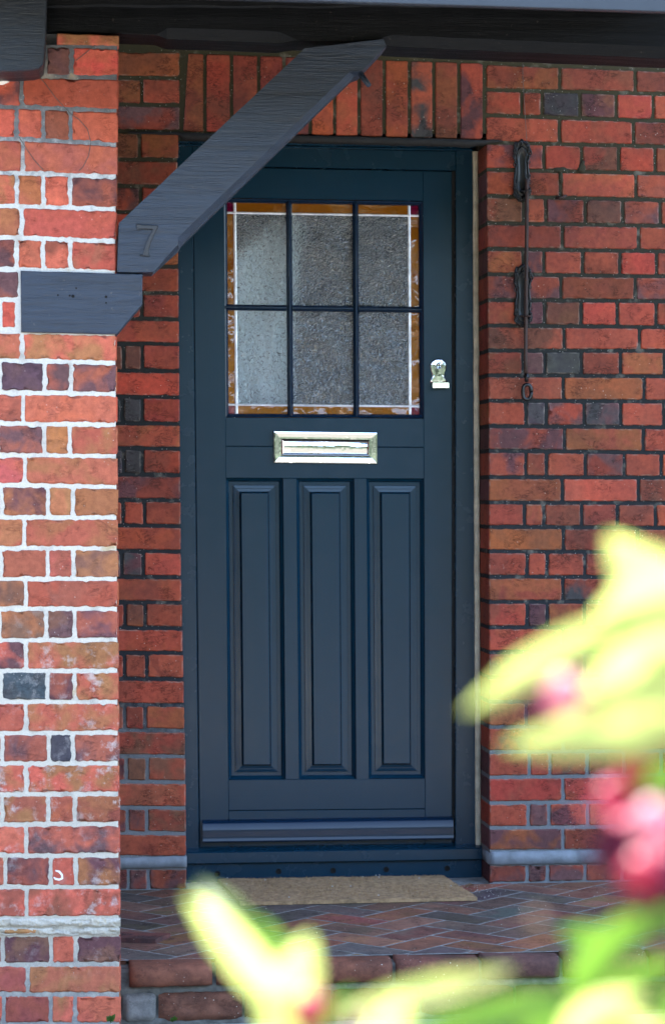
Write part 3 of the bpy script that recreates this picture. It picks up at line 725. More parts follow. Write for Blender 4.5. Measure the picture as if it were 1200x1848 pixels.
for i in range(len(edge) - 1): mm.face((edge[i], bk[i], bk[i + 1], edge[i + 1]))
# thick smeared bed joint near the foot, in two ragged layers
for y0, y1, s_, x1 in ((1658, 1674, 1, 217.5), (1675, 1689, 2, 216.5)):
    n = 220; rws = []
    for v in (0, .06, .15, .27, .4, .52, .64, .76, .87, .95, 1):
        r = []
        for i in range(n + 1):
            px = -120 + (x1 + 120) * i / n; py = y0 + (y1 - y0) * v + 3.0 * nz(px * .035, s_ * 9 + v, 1) + 1.6 * nz(px * .17, v * 6, s_)
            d = .004 - .010 * min(1, 5 * v, 5 * (1 - v)) ** .5 + .004 * nz(px * .06, v * 3, s_ * 3) + .003 * nz(px * .3, v * 9, s_)
            if nz(px * .02, v * 2.4, s_ + 4) > .22: d += .006
            r.append(P(px, py, YP + d))
        rws.append(r)
    ids = mm.grid(rws); e = [r[-1] for r in ids]; mm.face(e + [mm.vert(Vector(mm.v[e[-1]]) + Vector((0, .1, 0))), mm.vert(Vector(mm.v[e[0]]) + Vector((0, .1, 0)))])
mm.build('mortar', M['pier_mortar'], pier, True)
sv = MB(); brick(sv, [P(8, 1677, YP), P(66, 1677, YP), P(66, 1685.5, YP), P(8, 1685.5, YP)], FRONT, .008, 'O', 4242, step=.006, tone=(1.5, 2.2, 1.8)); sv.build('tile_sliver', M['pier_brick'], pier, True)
wp = MB(); yb = P(100, 56, YP).z + .02
wp.box(P(-260, 900, YP).x, xp - .03, YP + .03, .0, -.45, yb - .02)
wp.build('core', M['pier_mortar'], pier)
# mortar lump at the upper left with sunlight painted in as white, white hook-shaped paint mark, efflorescence of splashes
lm = MB(); rows = []
for j in range(9):
    v = j / 8; r = []
    for i in range(16):
        px = -30 + 66 * i / 15; t0, b0 = 128 - 3 * i / 15, 152 - (px > 8) * (px - 8) * .62
        py = t0 + (b0 - t0) * v; d = .002 - .016 * math.sin(math.pi * min(1, v * .9 + .05)) * (1 + .5 * nz(px * .2, py * .2)) * (1 if px < 28 else .3)
        r.append(P(px, py + 1.5 * nz(px * .15, v * 3), YP + d))
    rows.append(r)
lm.grid(rows); lm.build('sunlit_mortar_lump', M['white'], pier, True)
pmk = MB(); hook = [(100, 1572), (107, 1574), (112, 1580), (112.5, 1586), (107, 1588.5), (100, 1587), (97, 1584)]
L_, R_ = [], []
for i, (x, y) in enumerate(hook):
    a, b = hook[max(0, i - 1)], hook[min(len(hook) - 1, i + 1)]; d = Vector((b[0] - a[0], b[1] - a[1])).normalized(); n_ = Vector((-d.y, d.x)) * (1.2 if i in (0, 6) else 1.9)
    L_.append(P(x + n_.x, y + n_.y, YP - .0016)); R_.append(P(x - n_.x, y - n_.y, YP - .0016))
pmk.grid([L_, R_]); pmk.build('paint_mark', M['white'], pier)
td = MB()
for path in ([(64, 131), (82, 150), (100, 175), (128, 205), (143, 215), (158, 232), (164, 256), (160, 280), (150, 300), (142, 308)], [(34, 246), (48, 268), (62, 288), (78, 306)], [(172, 80), (150, 98), (137, 108)]):
    td.tube([P(x, y, YP - .0035) for x, y in path], .0009, 0, 6)
td.build('dry_tendril', M['tendril'], None, True, 'thin dry tendril trailing down the top of the brick pier', 'tendril', origin=P(64, 131, YP))

# ------------------------------------------------------------------ timbers
def pxpoly(pts, Y): return [P(x, y, Y) for x, y in pts]
YB = -1.262
bc = empty('timber_brace', P(245, 490, YB), 'diagonal black painted timber brace carrying the number seven', 'brace')
inner = [(211.5, 490), (214.6, 402), (550, 86), (692, 69.5), (697, 82), (653, 127), (631, 128), (321, 428), (321, 441), (277, 490)]
outer = [(211.5, 490), (214.6, 402), (550, 86), (692, 69.5), (698, 84), (655, 130), (641, 135), (330, 438), (325, 447), (277, 491)]
b = MB(); fr, md = pxpoly(inner, YB), [p + Vector((0, .022, 0)) for p in pxpoly(outer, YB)]
def rag(ps, s):                                      # slightly waney edges
    out_ = []
    for i, p in enumerate(ps):
        qn = ps[(i + 1) % len(ps)]; n = max(1, int((qn - p).length / .03))
        for k in range(n):
            t = k / n; o = p.lerp(qn, t)
            out_.append(o + Vector((.0012 * nz(o.x * 25, o.z * 25, s), 0, .0012 * nz(o.x * 25, o.z * 25, s + 4))) if k else o)
    return out_
b_in, b_md = [], []
for i in range(len(fr)):
    j = (i + 1) % len(fr); n = max(1, int((fr[j] - fr[i]).length / .03))
    for k in range(n):
        t = k / n; wv = Vector((.0013 * nz(i + t * n * .6, 1, 1), 0, .0013 * nz(i + t * n * .6, 5, 2)))
        b_in.append(fr[i].lerp(fr[j], t) + wv); b_md.append(md[i].lerp(md[j], t) + wv)
cb = sum(b_in, Vector()) / len(b_in)
fi = [p + Vector((0, -.0, 0)) for p in b_in]
b.loft([fi, [p + Vector((0, .003, 0)) + (p - cb).normalized() * .002 if False else b_md[i].lerp(p, .85) for i, p in enumerate(b_in)], b_md, [p + Vector((0, .09, 0)) for p in b_md]], 0, True, True)
b.build('beam', M['brace'], bc)
pg = MB(); pg.tube([P(646, 124, YB + .03), P(655, 139, YB + .005), P(666, 153, YB - .012)], [.0075, .0075, .0062], 0, 8)
pg.build('peg', M['timber'], bc, True)
nm = MB()
seven = [(246.5, 404), (250, 403.2), (255, 405), (284.5, 406), (285.5, 408.5), (279, 421), (272, 437), (268.5, 449), (268, 457), (270, 460.5), (269, 462), (252.5, 460.5), (252.5, 458.6), (258.5, 458), (260.5, 450), (264.5, 437), (271, 423), (276, 413.5), (256, 412), (250.5, 414), (248.5, 415.5)]
nm.prism(pxpoly(seven, YB - .006), .0065, 0, .0012)
nm.build('house_number', mat_simple('number_paint', (.018, .018, .021), .42, 0, 60, .2, .001), bc)
cbm = MB(); cp = [(37, 488), (257.5, 494), (257, 549), (211, 603), (38, 599)]
cbm.prism(rag(pxpoly(cp, YP - .006), 3), .115, 0, .0022)
co_ = cbm.build('timber_corbel', M['timber'], None, False, 'short black painted timber corbel block built into the pier', 'corbel', origin=P(130, 600, YP))
for x, y, r_ in ((131.5, 534, 1.9), (126, 533, 1.2), (104.5, 532, 1.1), (137.5, 519.5, 1.1), (191.5, 535, 1.6), (191.5, 546, 1.1)):
    c = P(x, y, YP - .0066); r_ *= .0021
    nh = MB(); nh.poly([c + Vector((r_ * (1 + .3 * nz(t, x)) * math.cos(t * math.pi / 4), 0, r_ * math.sin(t * math.pi / 4))) for t in range(8)])
    nh.build('nail_hole', M['hole'], co_, origin=co_.location)
# main porch beam: waney face, stopped chamfer, underside
bm_ = MB(); rows = []
def bl_(px): return lin([(-100, 50), (85, 54), (213, 59), (290, 62), (420, 66), (550, 72), (700, 75), (800, 80), (1200, 97), (1500, 110)], px)
n = 150
YBM = -1.24
for i in range(n + 1):
    px = 84 + (1500 - 84) * i / n
    ch = max(0, min(1, (px - 285) / 18)) * (1 - max(0, min(1, (px - 505) / 30))) + max(0, min(1, (px - 668) / 40))
    y0 = bl_(px) + .8 * nz(px * .02, 1); c_ = 13 * ch
    f = [(-160, .0), (-40, 0), (8 + 4 * nz(px * .008, 3), 0), (12 + 4 * nz(px * .008, 3), .004), (30, .002), (y0 - c_ - 1, .001), (y0 - c_, .002), (y0 + 5 * ch, .014 * ch + .003)]
    r = [P(px, y, YBM) + Vector((0, d + .0012 * nz(px * .03, y * .05, 6), 0)) for y, d in f]
    r += [r[-1] + Vector((0, .14, 0)), r[0] + Vector((0, .15, 0))]
    rows.append(r)
ids = bm_.grid(rows, 0, True); bm_.face(ids[0]); bm_.face(ids[-1][::-1])
bm_.build('porch_beam', M['beam'], None, False, 'long dark timber beam running across the top of the porch', 'beam', origin=P(640, 60, YBM))
# block at the upper left corner
bk_ = MB(); bp = [(-140, -80), (85.5, -80), (83, 60), (80.5, 100), (78, 115), (71, 122), (60, 125), (30, 127), (-140, 131)]
bk_.prism(rag(pxpoly(bp, -1.40), 8), .17, 0, .003)
bk_.build('eaves_block', mat_timber('eaves_block_paint', (.010, .015, .024), 0, .7, .4), None, False, 'dark painted eaves board end hanging over the top left of the pier', 'eaves board', origin=P(40, 125, -1.4))
# porch roof: fascia, rafters, boarding, tiled slope
YF = -1.95
roof = empty('porch_roof', P(800, 0, YF), 'overhanging porch roof edge with grey fascia above the timber beam', 'porch roof')
fa = MB(); a, b2 = P(120, -13, YF), P(1500, 29, YF)
fa.prism([a + Vector((0, 0, .16)), b2 + Vector((0, 0, .16)), b2, a], .022, 0, .002); fa.build('fascia', M['fascia'], roof)
rf = MB()
for px in (500, 775, 1045, 1320):
    f0 = P(px, 8 + (px - 775) * .035, YF + .024); w_ = .028
    y1 = -.02; up_ = Vector((0, 0, .12)); k = Vector((0, y1 - f0.y, (y1 - f0.y) * .25))
    A = [f0 + Vector((-w_, 0, 0)), f0 + Vector((w_, 0, 0)), f0 + Vector((w_, 0, .1)), f0 + Vector((-w_, 0, .1))]
    rf.loft([A, [p + k for p in A]], 0, True, True)
rf.build('rafter', M['beam'], roof)
bd = MB(); z0 = a.z + .15
x0, x1 = P(-400, 0, YF).x, P(1600, 0, YF).x
bd.loft([[(x0, YF - .04, z0), (x1, YF - .04, z0 + .03), (x1, YF - .04, z0 + .09), (x0, YF - .04, z0 + .06)], [(x0, .02, z0 + .55), (x1, .02, z0 + .58), (x1, .02, z0 + .64), (x0, .02, z0 + .61)]], 0, True, True)
bd.build('roof_boarding', M['beam'], roof)

# ------------------------------------------------------------------ bell pull on the right wall
bp_ = empty('bell_pull', P(950, 724, -.02), 'rusty iron bell pull rod on ornate black plates beside the door', 'bell pull')
def plate(x0, x1, y0, y1):
    m = MB(); rings = []; n = 96; cx_, cy_ = (x0 + x1) / 2, (y0 + y1) / 2; hw_, hh = (x1 - x0) / 2, (y1 - y0) / 2
    for k, d in ((1, .001), (1, -.004), (.93, -.008), (.80, -.0085), (.70, -.006), (.64, -.004), (.60, -.009), (.5, -.0095), (.44, -.004), (.2, -.0035)):
        r = []
        for i in range(n):
            t = 2 * math.pi * i / n; c_, s_ = math.cos(t), math.sin(t)
            x = math.copysign(abs(c_) ** .45, c_); y = math.copysign(abs(s_) ** .55, s_)
            waist = 1 - .20 * math.exp(-(y / .45) ** 2) + .08 * math.exp(-((abs(y) - .72) / .16) ** 2)
            lob = 1 + (.07 * math.sin(t * 19) + .06 * math.sin(t * 11 + 1) + .03 * math.sin(t * 31)) * (k > .6)
            tip = 1 + (.10 * math.exp(-(x / .3) ** 2) if abs(y) > .8 else 0)
            r.append(P(cx_ + hw_ * x * k * waist * lob, cy_ + hh * y * (k + (1 - k) * .45) * tip * (1 + .02 * math.sin(t * 23)), 0) + Vector((0, d, 0)))
        rings.append(r)
    m.loft(rings, 0, False, True)
    for i in range(34):
        t = 2 * math.pi * (i + .3) / 34; c_, s_ = math.cos(t), math.sin(t)
        x = math.copysign(abs(c_) ** .45, c_); y = math.copysign(abs(s_) ** .55, s_); waist = 1 - .20 * math.exp(-(y / .45) ** 2)
        o_ = P(cx_ + hw_ * x * .90 * waist, cy_ + hh * y * .96, 0) + Vector((0, -.008, 0)); rr = .0050 + .0022 * math.sin(i * 2.3); ph = t + i
        m.tube([o_ + Vector((rr * math.cos(ph + k * .8) * (1 - k * .09), -.002 - .0008 * k, 1.3 * rr * math.sin(ph + k * .8) * (1 - k * .09))) for k in range(8)], [.0026 - .0002 * k for k in range(8)], 0, 6)
    return m.build('back_plate', M['iron'], bp_, True)
plate(925, 957, 256, 360); plate(926.5, 959.5, 481, 587)
rd = MB(); rd.tube([P(950.5, 322, -.022)] + [P(951 - .3 * k + .5 * nz(k, 3), 340 + 34 * k, -.024) for k in range(10)] + [P(949.5, 678, -.024)], .0058, 0, 10); rd.build('rod', M['rust'], bp_, True)
for y in (345, 571):
    g = MB(); c = P(950, y, 0)
    g.tube([c + Vector((.0085 * math.cos(t), -.024 + .0085 * math.sin(t), 0)) for t in [math.pi * 2 * k / 14 for k in range(15)]], .0028, 0, 6)
    g.tube([c + Vector((-.02, -.004, 0)), c + Vector((-.008, -.02, 0))], .004, 0, 6); g.build('guide', M['rust'] if y > 400 else M['iron'], bp_, True)
g = MB(); g.tube([P(950, 674, -.024), P(950, 689, -.024)], [.0075, .006], 0, 10); g.tube([P(950, 679, -.024), P(950, 682, -.024)], .0095, 0, 10); g.build('ferrule', M['iron'], bp_, True)
g = MB(); c = P(951, 707, -.024); pts = []
for k in range(25):
    t = 2 * math.pi * k / 24; pts.append(c + Vector((.0125 * math.copysign(abs(math.cos(t)) ** .7, math.cos(t)), 0, .0215 * math.copysign(abs(math.sin(t)) ** .8, math.sin(t)))))
g.tube(pts, .0058, 0, 8); g.build('pull_ring', M['iron'], bp_, True)
g = MB(); g.tube([P(943, 112, -.012), P(943.5, 140, -.004), P(947, 200, -.004), P(951, 262, -.012)], .0008, 0, 5)
g.tube([P(944, 118, -.0), P(944, 118, -.03)], .004, 0, 6); g.build('wire', M['tendril'], bp_, True)

# ------------------------------------------------------------------ porch floor (herringbone), step, mat
fb = MB(); ang = R(45); W_ = .106; L_half = W_
ca, sa = math.cos(ang), math.sin(ang); org = Vector((.6, -.6, 0)); YE = -1.075
rfl = random.Random(3); seed = 9000
def clipd(x, y): return -2 < x < 4
def fl2w(u, v): return Vector((org.x + (u * ca - v * sa) * W_, org.y + (u * sa + v * ca) * W_, 0))
XL0, XR0 = xp + .004, P(1440, 900, 0).x
def clip_poly(poly, inside, inter):
    out_ = []
    for i in range(len(poly)):
        p_, q_ = poly[i - 1], poly[i]
        if inside(q_):
            if not inside(p_): out_.append(inter(p_, q_))
            out_.append(q_)
        elif inside(p_): out_.append(inter(p_, q_))
    return out_
def clip(poly):
    for ax_, val, sg in ((1, -.002, -1), (1, YE, 1), (0, XL0, 1), (0, XR0, -1)):
        ins = lambda p_: (p_[ax_] - val) * sg >= 0
        it = lambda p_, q_: p_.lerp(q_, (val - p_[ax_]) / (q_[ax_] - p_[ax_]))
        poly = clip_poly(poly, ins, it)
        if len(poly) < 3: return []
    return poly
for a in range(-40, 41):
    for b_ in range(-40, 41):
        d = (a - b_) % 4
        if d == 0: r = (a, b_, a + 2, b_ + 1)
        elif d == 3: r = (a, b_, a + 1, b_ + 2)
        else: continue
        g_ = .042
        pl = clip([fl2w(r[0] + g_, r[1] + g_), fl2w(r[2] - g_, r[1] + g_), fl2w(r[2] - g_, r[3] - g_), fl2w(r[0] + g_, r[3] - g_)])
        if not pl: continue
        q0 = rfl.choices([(.22, .105, .070), (.16, .098, .074), (.11, .088, .078), (.25, .105, .064), (.19, .10, .068)], [4, 3, 3, 2, 2])[0]; f_ = rfl.uniform(.8, 1.2)
        fb.ca = tuple(x * f_ for x in q0); fb.cb = tuple(x * f_ * rfl.uniform(.7, 1.1) for x in q0)
        dz = rfl.uniform(-.0004, .0005); tx, ty = rfl.uniform(-.003, .003), rfl.uniform(-.003, .003); c = sum(pl, Vector()) / len(pl)
        z_ = lambda p_: dz + (p_.x - c.x) * tx + (p_.y - c.y) * ty
        top = [p_ + (c - p_).normalized() * .002 + Vector((0, 0, z_(p_) + .0003)) for p_ in pl]
        fb.loft([top, [p_ + Vector((0, 0, z_(p_) - .0006)) for p_ in pl], [p_ + Vector((0, 0, -.012)) for p_ in pl]], 0, True, False)
fm_ = MB(); nxx = 60
fm_.grid([[(XL0 + (XR0 - XL0) * i / nxx, YE - .01 + (.16 - YE) * j / 24, -.0006 + .0005 * nz(i * 1.3, j * 1.1)) for i in range(nxx + 1)] for j in range(25)], 1)
fb.m = fb.m; [fb.v.append(v) for v in []]
off = len(fb.v)
for v in fm_.v: fb.ca = (1, 1, 1); fb.vert(v)
for f_ in fm_.f: fb.face([i + off for i in f_], 1)
fb.build('paving', [M['floor_brick'], M['floor_mortar']], kind='structure')
step = empty('front_step', G(620, 1740, -.06), 'worn brick step edge below the herringbone porch floor', 'step')
nsm = MB(); rs = random.Random(21)
nx_ = [230, 387, 552, 716, 876, 1027, 1190, 1345, 1480]
for k, (a, c) in enumerate(zip(nx_, nx_[1:])):
    p0, p1 = G(a + 3, 1738, 0), G(c - 5, 1738, 0); yf = -1.165 + rs.uniform(-.006, .006); yb_ = YE - .004
    q0 = rs.choice([(.17, .065, .045), (.13, .06, .05), (.20, .075, .045)]); nsm.ca = q0; nsm.cb = tuple(x * .75 for x in q0)
    rows = []; x0_, x1_ = p0.x, p1.x; n = 18; tl_ = rs.uniform(-.004, .004)
    for i in range(n + 1):
        u = i / n; x = x0_ + (x1_ - x0_) * u; e = .012 * (max(0, 1 - u * n / 1.5) + max(0, 1 - (1 - u) * n / 1.5))
        wv = lambda s: .0022 * nz(x * 30, s, k)
        rows.append([Vector((x, yb_, .000 + tl_ * u)), Vector((x, (yb_ + yf) / 2, .001 + wv(1) + tl_ * u)), Vector((x, yf + .016 + e, -.001 + wv(2) + tl_ * u)), Vector((x, yf + .005 + e, -.006 + wv(3) + tl_ * u)), Vector((x, yf + e, -.014 + wv(4))), Vector((x, yf + e + wv(5), -.03)), Vector((x, yf + e + wv(6) + .001, -.046)), Vector((x, yf + .01 + e, -.053 + wv(7))), Vector((x, yb_, -.053))])
    ids = nsm.grid(rows); nsm.face(ids[0]); nsm.face(ids[-1][::-1])
nsm.build('nosing_brick', M['step_brick'], step, True)
lo_ = MB(); zf = lambda py: G(600, 1738, 0).z
def facez(py): return P(600, py, -1.15).z
lx = [219, 284, 440, 600, 760, 930, 1090, 1250, 1420]
for k, (a, c) in enumerate(zip(lx, lx[1:])):
    q0 = (.27, .26, .24) if k == 0 else rs.choice([(.19, .08, .05), (.15, .07, .05)]); lo_.ca = q0; lo_.cb = tuple(x * .7 for x in q0)
    p0, p1 = P(a + 2.5, 1800, -1.15).x, P(c - 2.5, 1800, -1.15).x; z1, z0 = facez(1788), facez(1838); rows = []
    for i in range(15):
        u = i / 14; x = p0 + (p1 - p0) * u; e = .012 * (max(0, 1 - u * 7) + max(0, 1 - (1 - u) * 7)); r = []
        r.append(Vector((x, -1.08, z1)))
        for j in range(9):
            v = j / 8; ee = .012 * (max(0, 1 - v * 4) ** 2 + max(0, 1 - (1 - v) * 4) ** 2)
            r.append(Vector((x, -1.152 + e + ee + .005 * nz(x * 40, v * 3, k) + .003 * nz(x * 120, v * 9, k), z1 + (z0 - z1) * v + .003 * nz(x * 35, v, k))))
        rows.append(r)
    ids = lo_.grid(rows)
lo_.build('lower_course', M['step_brick'], step, True)
sm_ = MB(); rows = []
for i in range(140):
    x = XL0 + (XR0 - XL0) * i / 139; r = [Vector((x, -1.06, -.012))]
    for j in range(14):
        v = j / 13; z = -.014 + (facez(1860) + .014) * v
        r.append(Vector((x, -1.128 - .014 * math.exp(-((z - facez(1782)) / .012) ** 2) - .012 * math.exp(-((z - facez(1842)) / .012) ** 2) + .007 * nz(x * 45, z * 45, 2) + .003 * nz(x * 150, z * 150, 3), z)))
    rows.append(r)
sm_.grid(rows); sm_.build('bedding_mortar', M['stone'], step, True)
# coir mat
mc = [G(392.5, 1587, .012), G(799, 1580.5, .012), G(861, 1620, .012), G(433.6, 1629, .012)]
mat_ = MB(); rows = []; rm = random.Random(4)
for j in range(15):
    rows.append([mc[0].lerp(mc[1], i / 60).lerp(mc[3].lerp(mc[2], i / 60), j / 14) + Vector((.002 * nz(i * 1.3, j) * (i in (0, 60)), .003 * nz(i * .9, j, 5) * (j in (0, 14)), .0015 * nz(i * .8, j * .8, 2) + .003 * nz(i * .12, j * .2))) for i in range(61)])
ids = mat_.grid(rows); loop = ids[0] + [r[-1] for r in ids[1:]] + ids[-1][-2::-1] + [r[0] for r in ids[-2:0:-1]]
bot_ = [mat_.vert((mat_.v[i][0], mat_.v[i][1], .002)) for i in loop]
for k in range(len(loop)): l = (k + 1) % len(loop); mat_.face((loop[k], loop[l], bot_[l], bot_[k]))
for k in range(9000):                                # coir tufts
    u, v = rm.random(), rm.random(); p_ = mc[0].lerp(mc[1], u).lerp(mc[3].lerp(mc[2], u), v)
    h = rm.uniform(.002, .006); dx, dy = rm.uniform(-.003, .003), rm.uniform(-.003, .003); s_ = rm.uniform(-.0009, .0009)
    mat_.poly([p_ + Vector((-.0007, s_, -.001)), p_ + Vector((.0007, -s_, -.001)), p_ + Vector((dx, dy, h))])
mat_.build('doormat', M['coir'], None, False, 'flat brown coir doormat lying in front of the door sill', 'doormat', origin=sum(mc, Vector()) / 4 - Vector((0, 0, .012)))
tl2 = MB(); tp = [G(212, 1683, .012), G(308, 1685, .012), G(281, 1696, .012), G(212, 1694, .012)]
tl2.ca = (.15, .055, .045); tl2.cb = (.09, .045, .045)
tl2.loft([[p_ + Vector((0, 0, .0005)) for p_ in tp], [p_ - Vector((0, 0, .0115)) for p_ in tp]], 0, True, True)
tl2.build('loose_tile', M['floor_brick'], None, False, 'loose flat brick tile lying on the porch floor beside the pier', 'tile', origin=sum(tp, Vector()) / 4)
M['dead_leaf'] = mat_simple('dead_leaf', (.14, .075, .035), .8)
for x, y, a_, lab in ((848, 1601, .4, 'curled brown dead leaf in the corner beside the right door reveal'),):
    g_ = MB(); c = G(x, y, .003); d_ = Vector((math.cos(a_), math.sin(a_), .12)) * .017
    rows = []
    for i in range(8):
        t_ = i / 7; w_ = .008 * math.sin(math.pi * (t_ * .94 + .03)); n_ = Vector((-d_.y, d_.x, 0)).normalized()
        rows.append([c - d_ + d_ * 2 * t_ + n_ * (w_ * k) + Vector((0, 0, .5 * abs(k) * w_ + .004 * math.sin(t_ * 3))) for k in (-1, -.5, 0, .5, 1)])
    g_.grid(rows); g_.build('dead_leaf', M['dead_leaf'], None, True, lab, 'leaf', origin=c)
# crumbs and grit
cr_ = MB(); rc = random.Random(8)
def crumb(p_, s):
    a_ = [Vector((rc.uniform(.6, 1.2) * s * math.cos(t * math.pi / 3 * 2), rc.uniform(.6, 1.2) * s * math.sin(t * math.pi / 3 * 2), 0)) for t in range(3)]
    cr_.loft([[p_ + q_ for q_ in a_], [p_ + q_ * .6 + Vector((0, 0, s)) for q_ in a_]], 0, False, True)
for k in range(260):
    px, py = rc.uniform(225, 1190), rc.choice([rc.uniform(1600, 1735), rc.uniform(1600, 1650)])
    if k < 90: px, py = rc.uniform(820, 900), rc.uniform(1590, 1625)
    p_ = G(px, py, .001)
    if p_.y > -.005 or p_.x < XL0: continue
    crumb(p_, rc.choice([.0007, .0009, .0012, .0018]))
for k in range(14):
    u, v = rc.random(), rc.random(); crumb(mc[0].lerp(mc[1], u).lerp(mc[3].lerp(mc[2], u), v) + Vector((0, 0, .003)), .003)
cr_.build('grit', M['concrete'], kind='stuff')
# front path and garden ground
gr = MB(); zg = facez(1846)
gr.box(-3.5, 4.5, -4.6, -1.10, zg - .1, zg)
gr.box(-2.2, .03, -13, -4.6, zg - .1, zg)  # unseen strip added to whiten the chrome and bounce warm light
gr.build('path', M['concrete'], kind='structure')
gd = NT('garden_soil'); cg = gd.coord()
gd.set(gd.mix(gd.ramp(gd.noise(cg, 1.2, 6), [(.4, 0), (.6, 1)]), (.075, .073, .055), (.085, .073, .06)), .95, 0, .2, gd.bump(gd.noise(cg, 30, 5), .8, .02))
g2 = MB(); g2.grid([[(-300 + 20 * i, -300 + 20 * j, zg - .02) for i in range(31)] for j in range(31)])
g2.build('ground', gd.m, kind='structure')

# unseen trees added to close off the low sky and show in the chrome
tlm = MB(); rt = random.Random(17)
def canopy(x): return 4.6 + 1.3 * nz(x * .22, 2) + .6 * nz(x * .9, 5)
rows = []
for i in range(81):
    x = -34 + .85 * i; h = canopy(x); rows.append([Vector((x, -17 - 1.2 * math.sin(math.pi * v) + .8 * nz(x * .5, v * 3) - 2.2 * max(0, v - .6), zg + h * v)) for v in [k / 12 for k in range(13)]])
tlm.grid(rows)
for k in range(7000):
    x = rt.uniform(-33, 33); v = rt.random() ** .8; c = Vector((x, -16.4 - 1.2 * math.sin(math.pi * v) - 2.2 * max(0, v - .6) + rt.uniform(-.5, .5), zg + canopy(x) * v * 1.04))
    a_ = Vector((rt.uniform(-1, 1), rt.uniform(-1, 1), rt.uniform(-1, 1))).normalized(); b_ = a_.orthogonal().normalized(); s_ = rt.uniform(.08, .2)
    tlm.poly([c + a_ * s_, c + b_ * s_ * .5, c - a_ * s_, c - b_ * s_ * .5])
hh = lambda y: 3.4 + .5 * nz(y * .5, 8)  # unseen hedge added on the left to darken light from that side
rows = []
for i in range(41):
    y = -2.6 - .34 * i; rows.append([Vector((-2.75 + .35 * math.sin(math.pi * v) + .15 * nz(y, v * 3) - .9 * max(0, v - .7), y, zg + hh(y) * v)) for v in [k / 10 for k in range(11)]])
tlm.grid(rows)
for k in range(5000):
    y = rt.uniform(-16, -2.5); v = rt.random(); c = Vector((-2.6 + .35 * math.sin(math.pi * v) - .9 * max(0, v - .7) + rt.uniform(-.15, .15), y, zg + hh(y) * v * 1.03))
    a_ = Vector((rt.uniform(-1, 1), rt.uniform(-1, 1), rt.uniform(-1, 1))).normalized(); b_ = a_.orthogonal().normalized(); s_ = rt.uniform(.04, .09)
    tlm.poly([c + a_ * s_, c + b_ * s_ * .5, c - a_ * s_, c - b_ * s_ * .5])
tlm.build('unseen_foliage_screen', mat_simple('foliage_screen_leaves', (.020, .032, .013), .7, 0, 0, 0, 0, .5, .8), kind='stuff')

# ------------------------------------------------------------------ small weeds at the foot
def leaf_mesh(mb, base, tip, width, up, fold=.25, curl=.1, m=0, n=9, serr=.06):
    base, tip = Vector(base), Vector(tip); d = tip - base; L = d.length; d.normalize(); up = Vector(up); up = (up - d * up.dot(d)).normalized(); s = d.cross(up)
    rows = []
    for i in range(n + 1):
        t = i / n; w_ = width * .5 * (math.sin(math.pi * min(1, t ** .8)) ** .8) * (1 + serr * math.sin(t * 40)) + .0003
        c = base + d * (L * t) + up * (-curl * L * (t - .35) ** 2)
        rows.append([c + s * (w_ * k) + up * (fold * w_ * abs(k) + .04 * width * math.sin(t * 14) * abs(k)) for k in (-1, -.6, -.25, 0, .25, .6, 1)])
    mb.grid(rows, m)
def weed(px, py, label, s, sd):
    r_ = random.Random(sd); b0 = P(px, py, -1.19 if px > 218 else -1.275); b0.z = max(b0.z, zg)
    o = empty('weed', b0, label, 'weed'); g = MB()
    for k in range(7):
        a_ = k * 2.4; d = Vector((math.cos(a_) * .6, math.sin(a_) * .4 - .2, r_.uniform(.5, 1.4))).normalized() * s * r_.uniform(.6, 1)
        leaf_mesh(g, b0 + d * .35, b0 + d, s * .38, (0, -.6, .8))
    g.build('leaf', M['leaf'], o, True); g = MB()
    for k in range(5):
        a_ = k * 2.4; g.tube([b0, b0 + Vector((math.cos(a_) * .2, -.1, .7)) * s * .6], .0008, 0, 5)
    g.build('stem', M['leaf'], o)
weed(312, 1846, 'small green weed growing under the grey stone end of the step', .018, 1)
weed(200, 1848, 'thin green weed growing against the foot of the brick pier', .026, 2)

# ------------------------------------------------------------------ fuchsia in the foreground
root = Vector(CD(1250, 1848, 1.12)); root.z = zg - .02
fu = empty('fuchsia_bush', root, 'sunlit fuchsia bush with yellow green leaves and pink flowers in the foreground', 'bush')
def lf_(x0, y0, x1, y1, wpx, d=1.1, mat='leaf', tilt=(0, -.5, .85), dd=0, curl=.07, fold=.3):
    wpx *= .72
    g = MB(); a_, b_ = CD(x0, y0, d), CD(x1, y1, d + dd)
    leaf_mesh(g, a_, b_, wpx * d / FPX, tilt, fold, curl); return g.build('leaf', M[mat], fu, True)
Y_, G_ = 'leaf_lit', 'leaf'
TF = (.1, -.95, .35); TS = (-.2, -.55, .8)
# left shoot
lf_(505, 1812, 345, 1622, 88, 1.0, Y_, TF, -.03); lf_(500, 1850, 560, 1690, 120, 1.02, Y_, TF); lf_(470, 1730, 360, 1590, 80, 1.05, G_, TS, .04)
lf_(520, 1740, 430, 1655, 70, 1.06, G_, TF); lf_(530, 1900, 475, 1780, 105, 1.0, Y_, TF)
# along the bottom
lf_(625, 1830, 925, 1752, 66, 1.05, Y_, (0, -.75, .6)); lf_(660, 1940, 735, 1795, 100, .98, Y_, TF); lf_(700, 1900, 1110, 1790, 130, 1.1, G_, (0, -.8, .5), .05); lf_(1010, 1880, 1160, 1790, 110, 1.0, Y_, TF)
lf_(1120, 1850, 900, 1850, 120, 1.14, G_, TF)
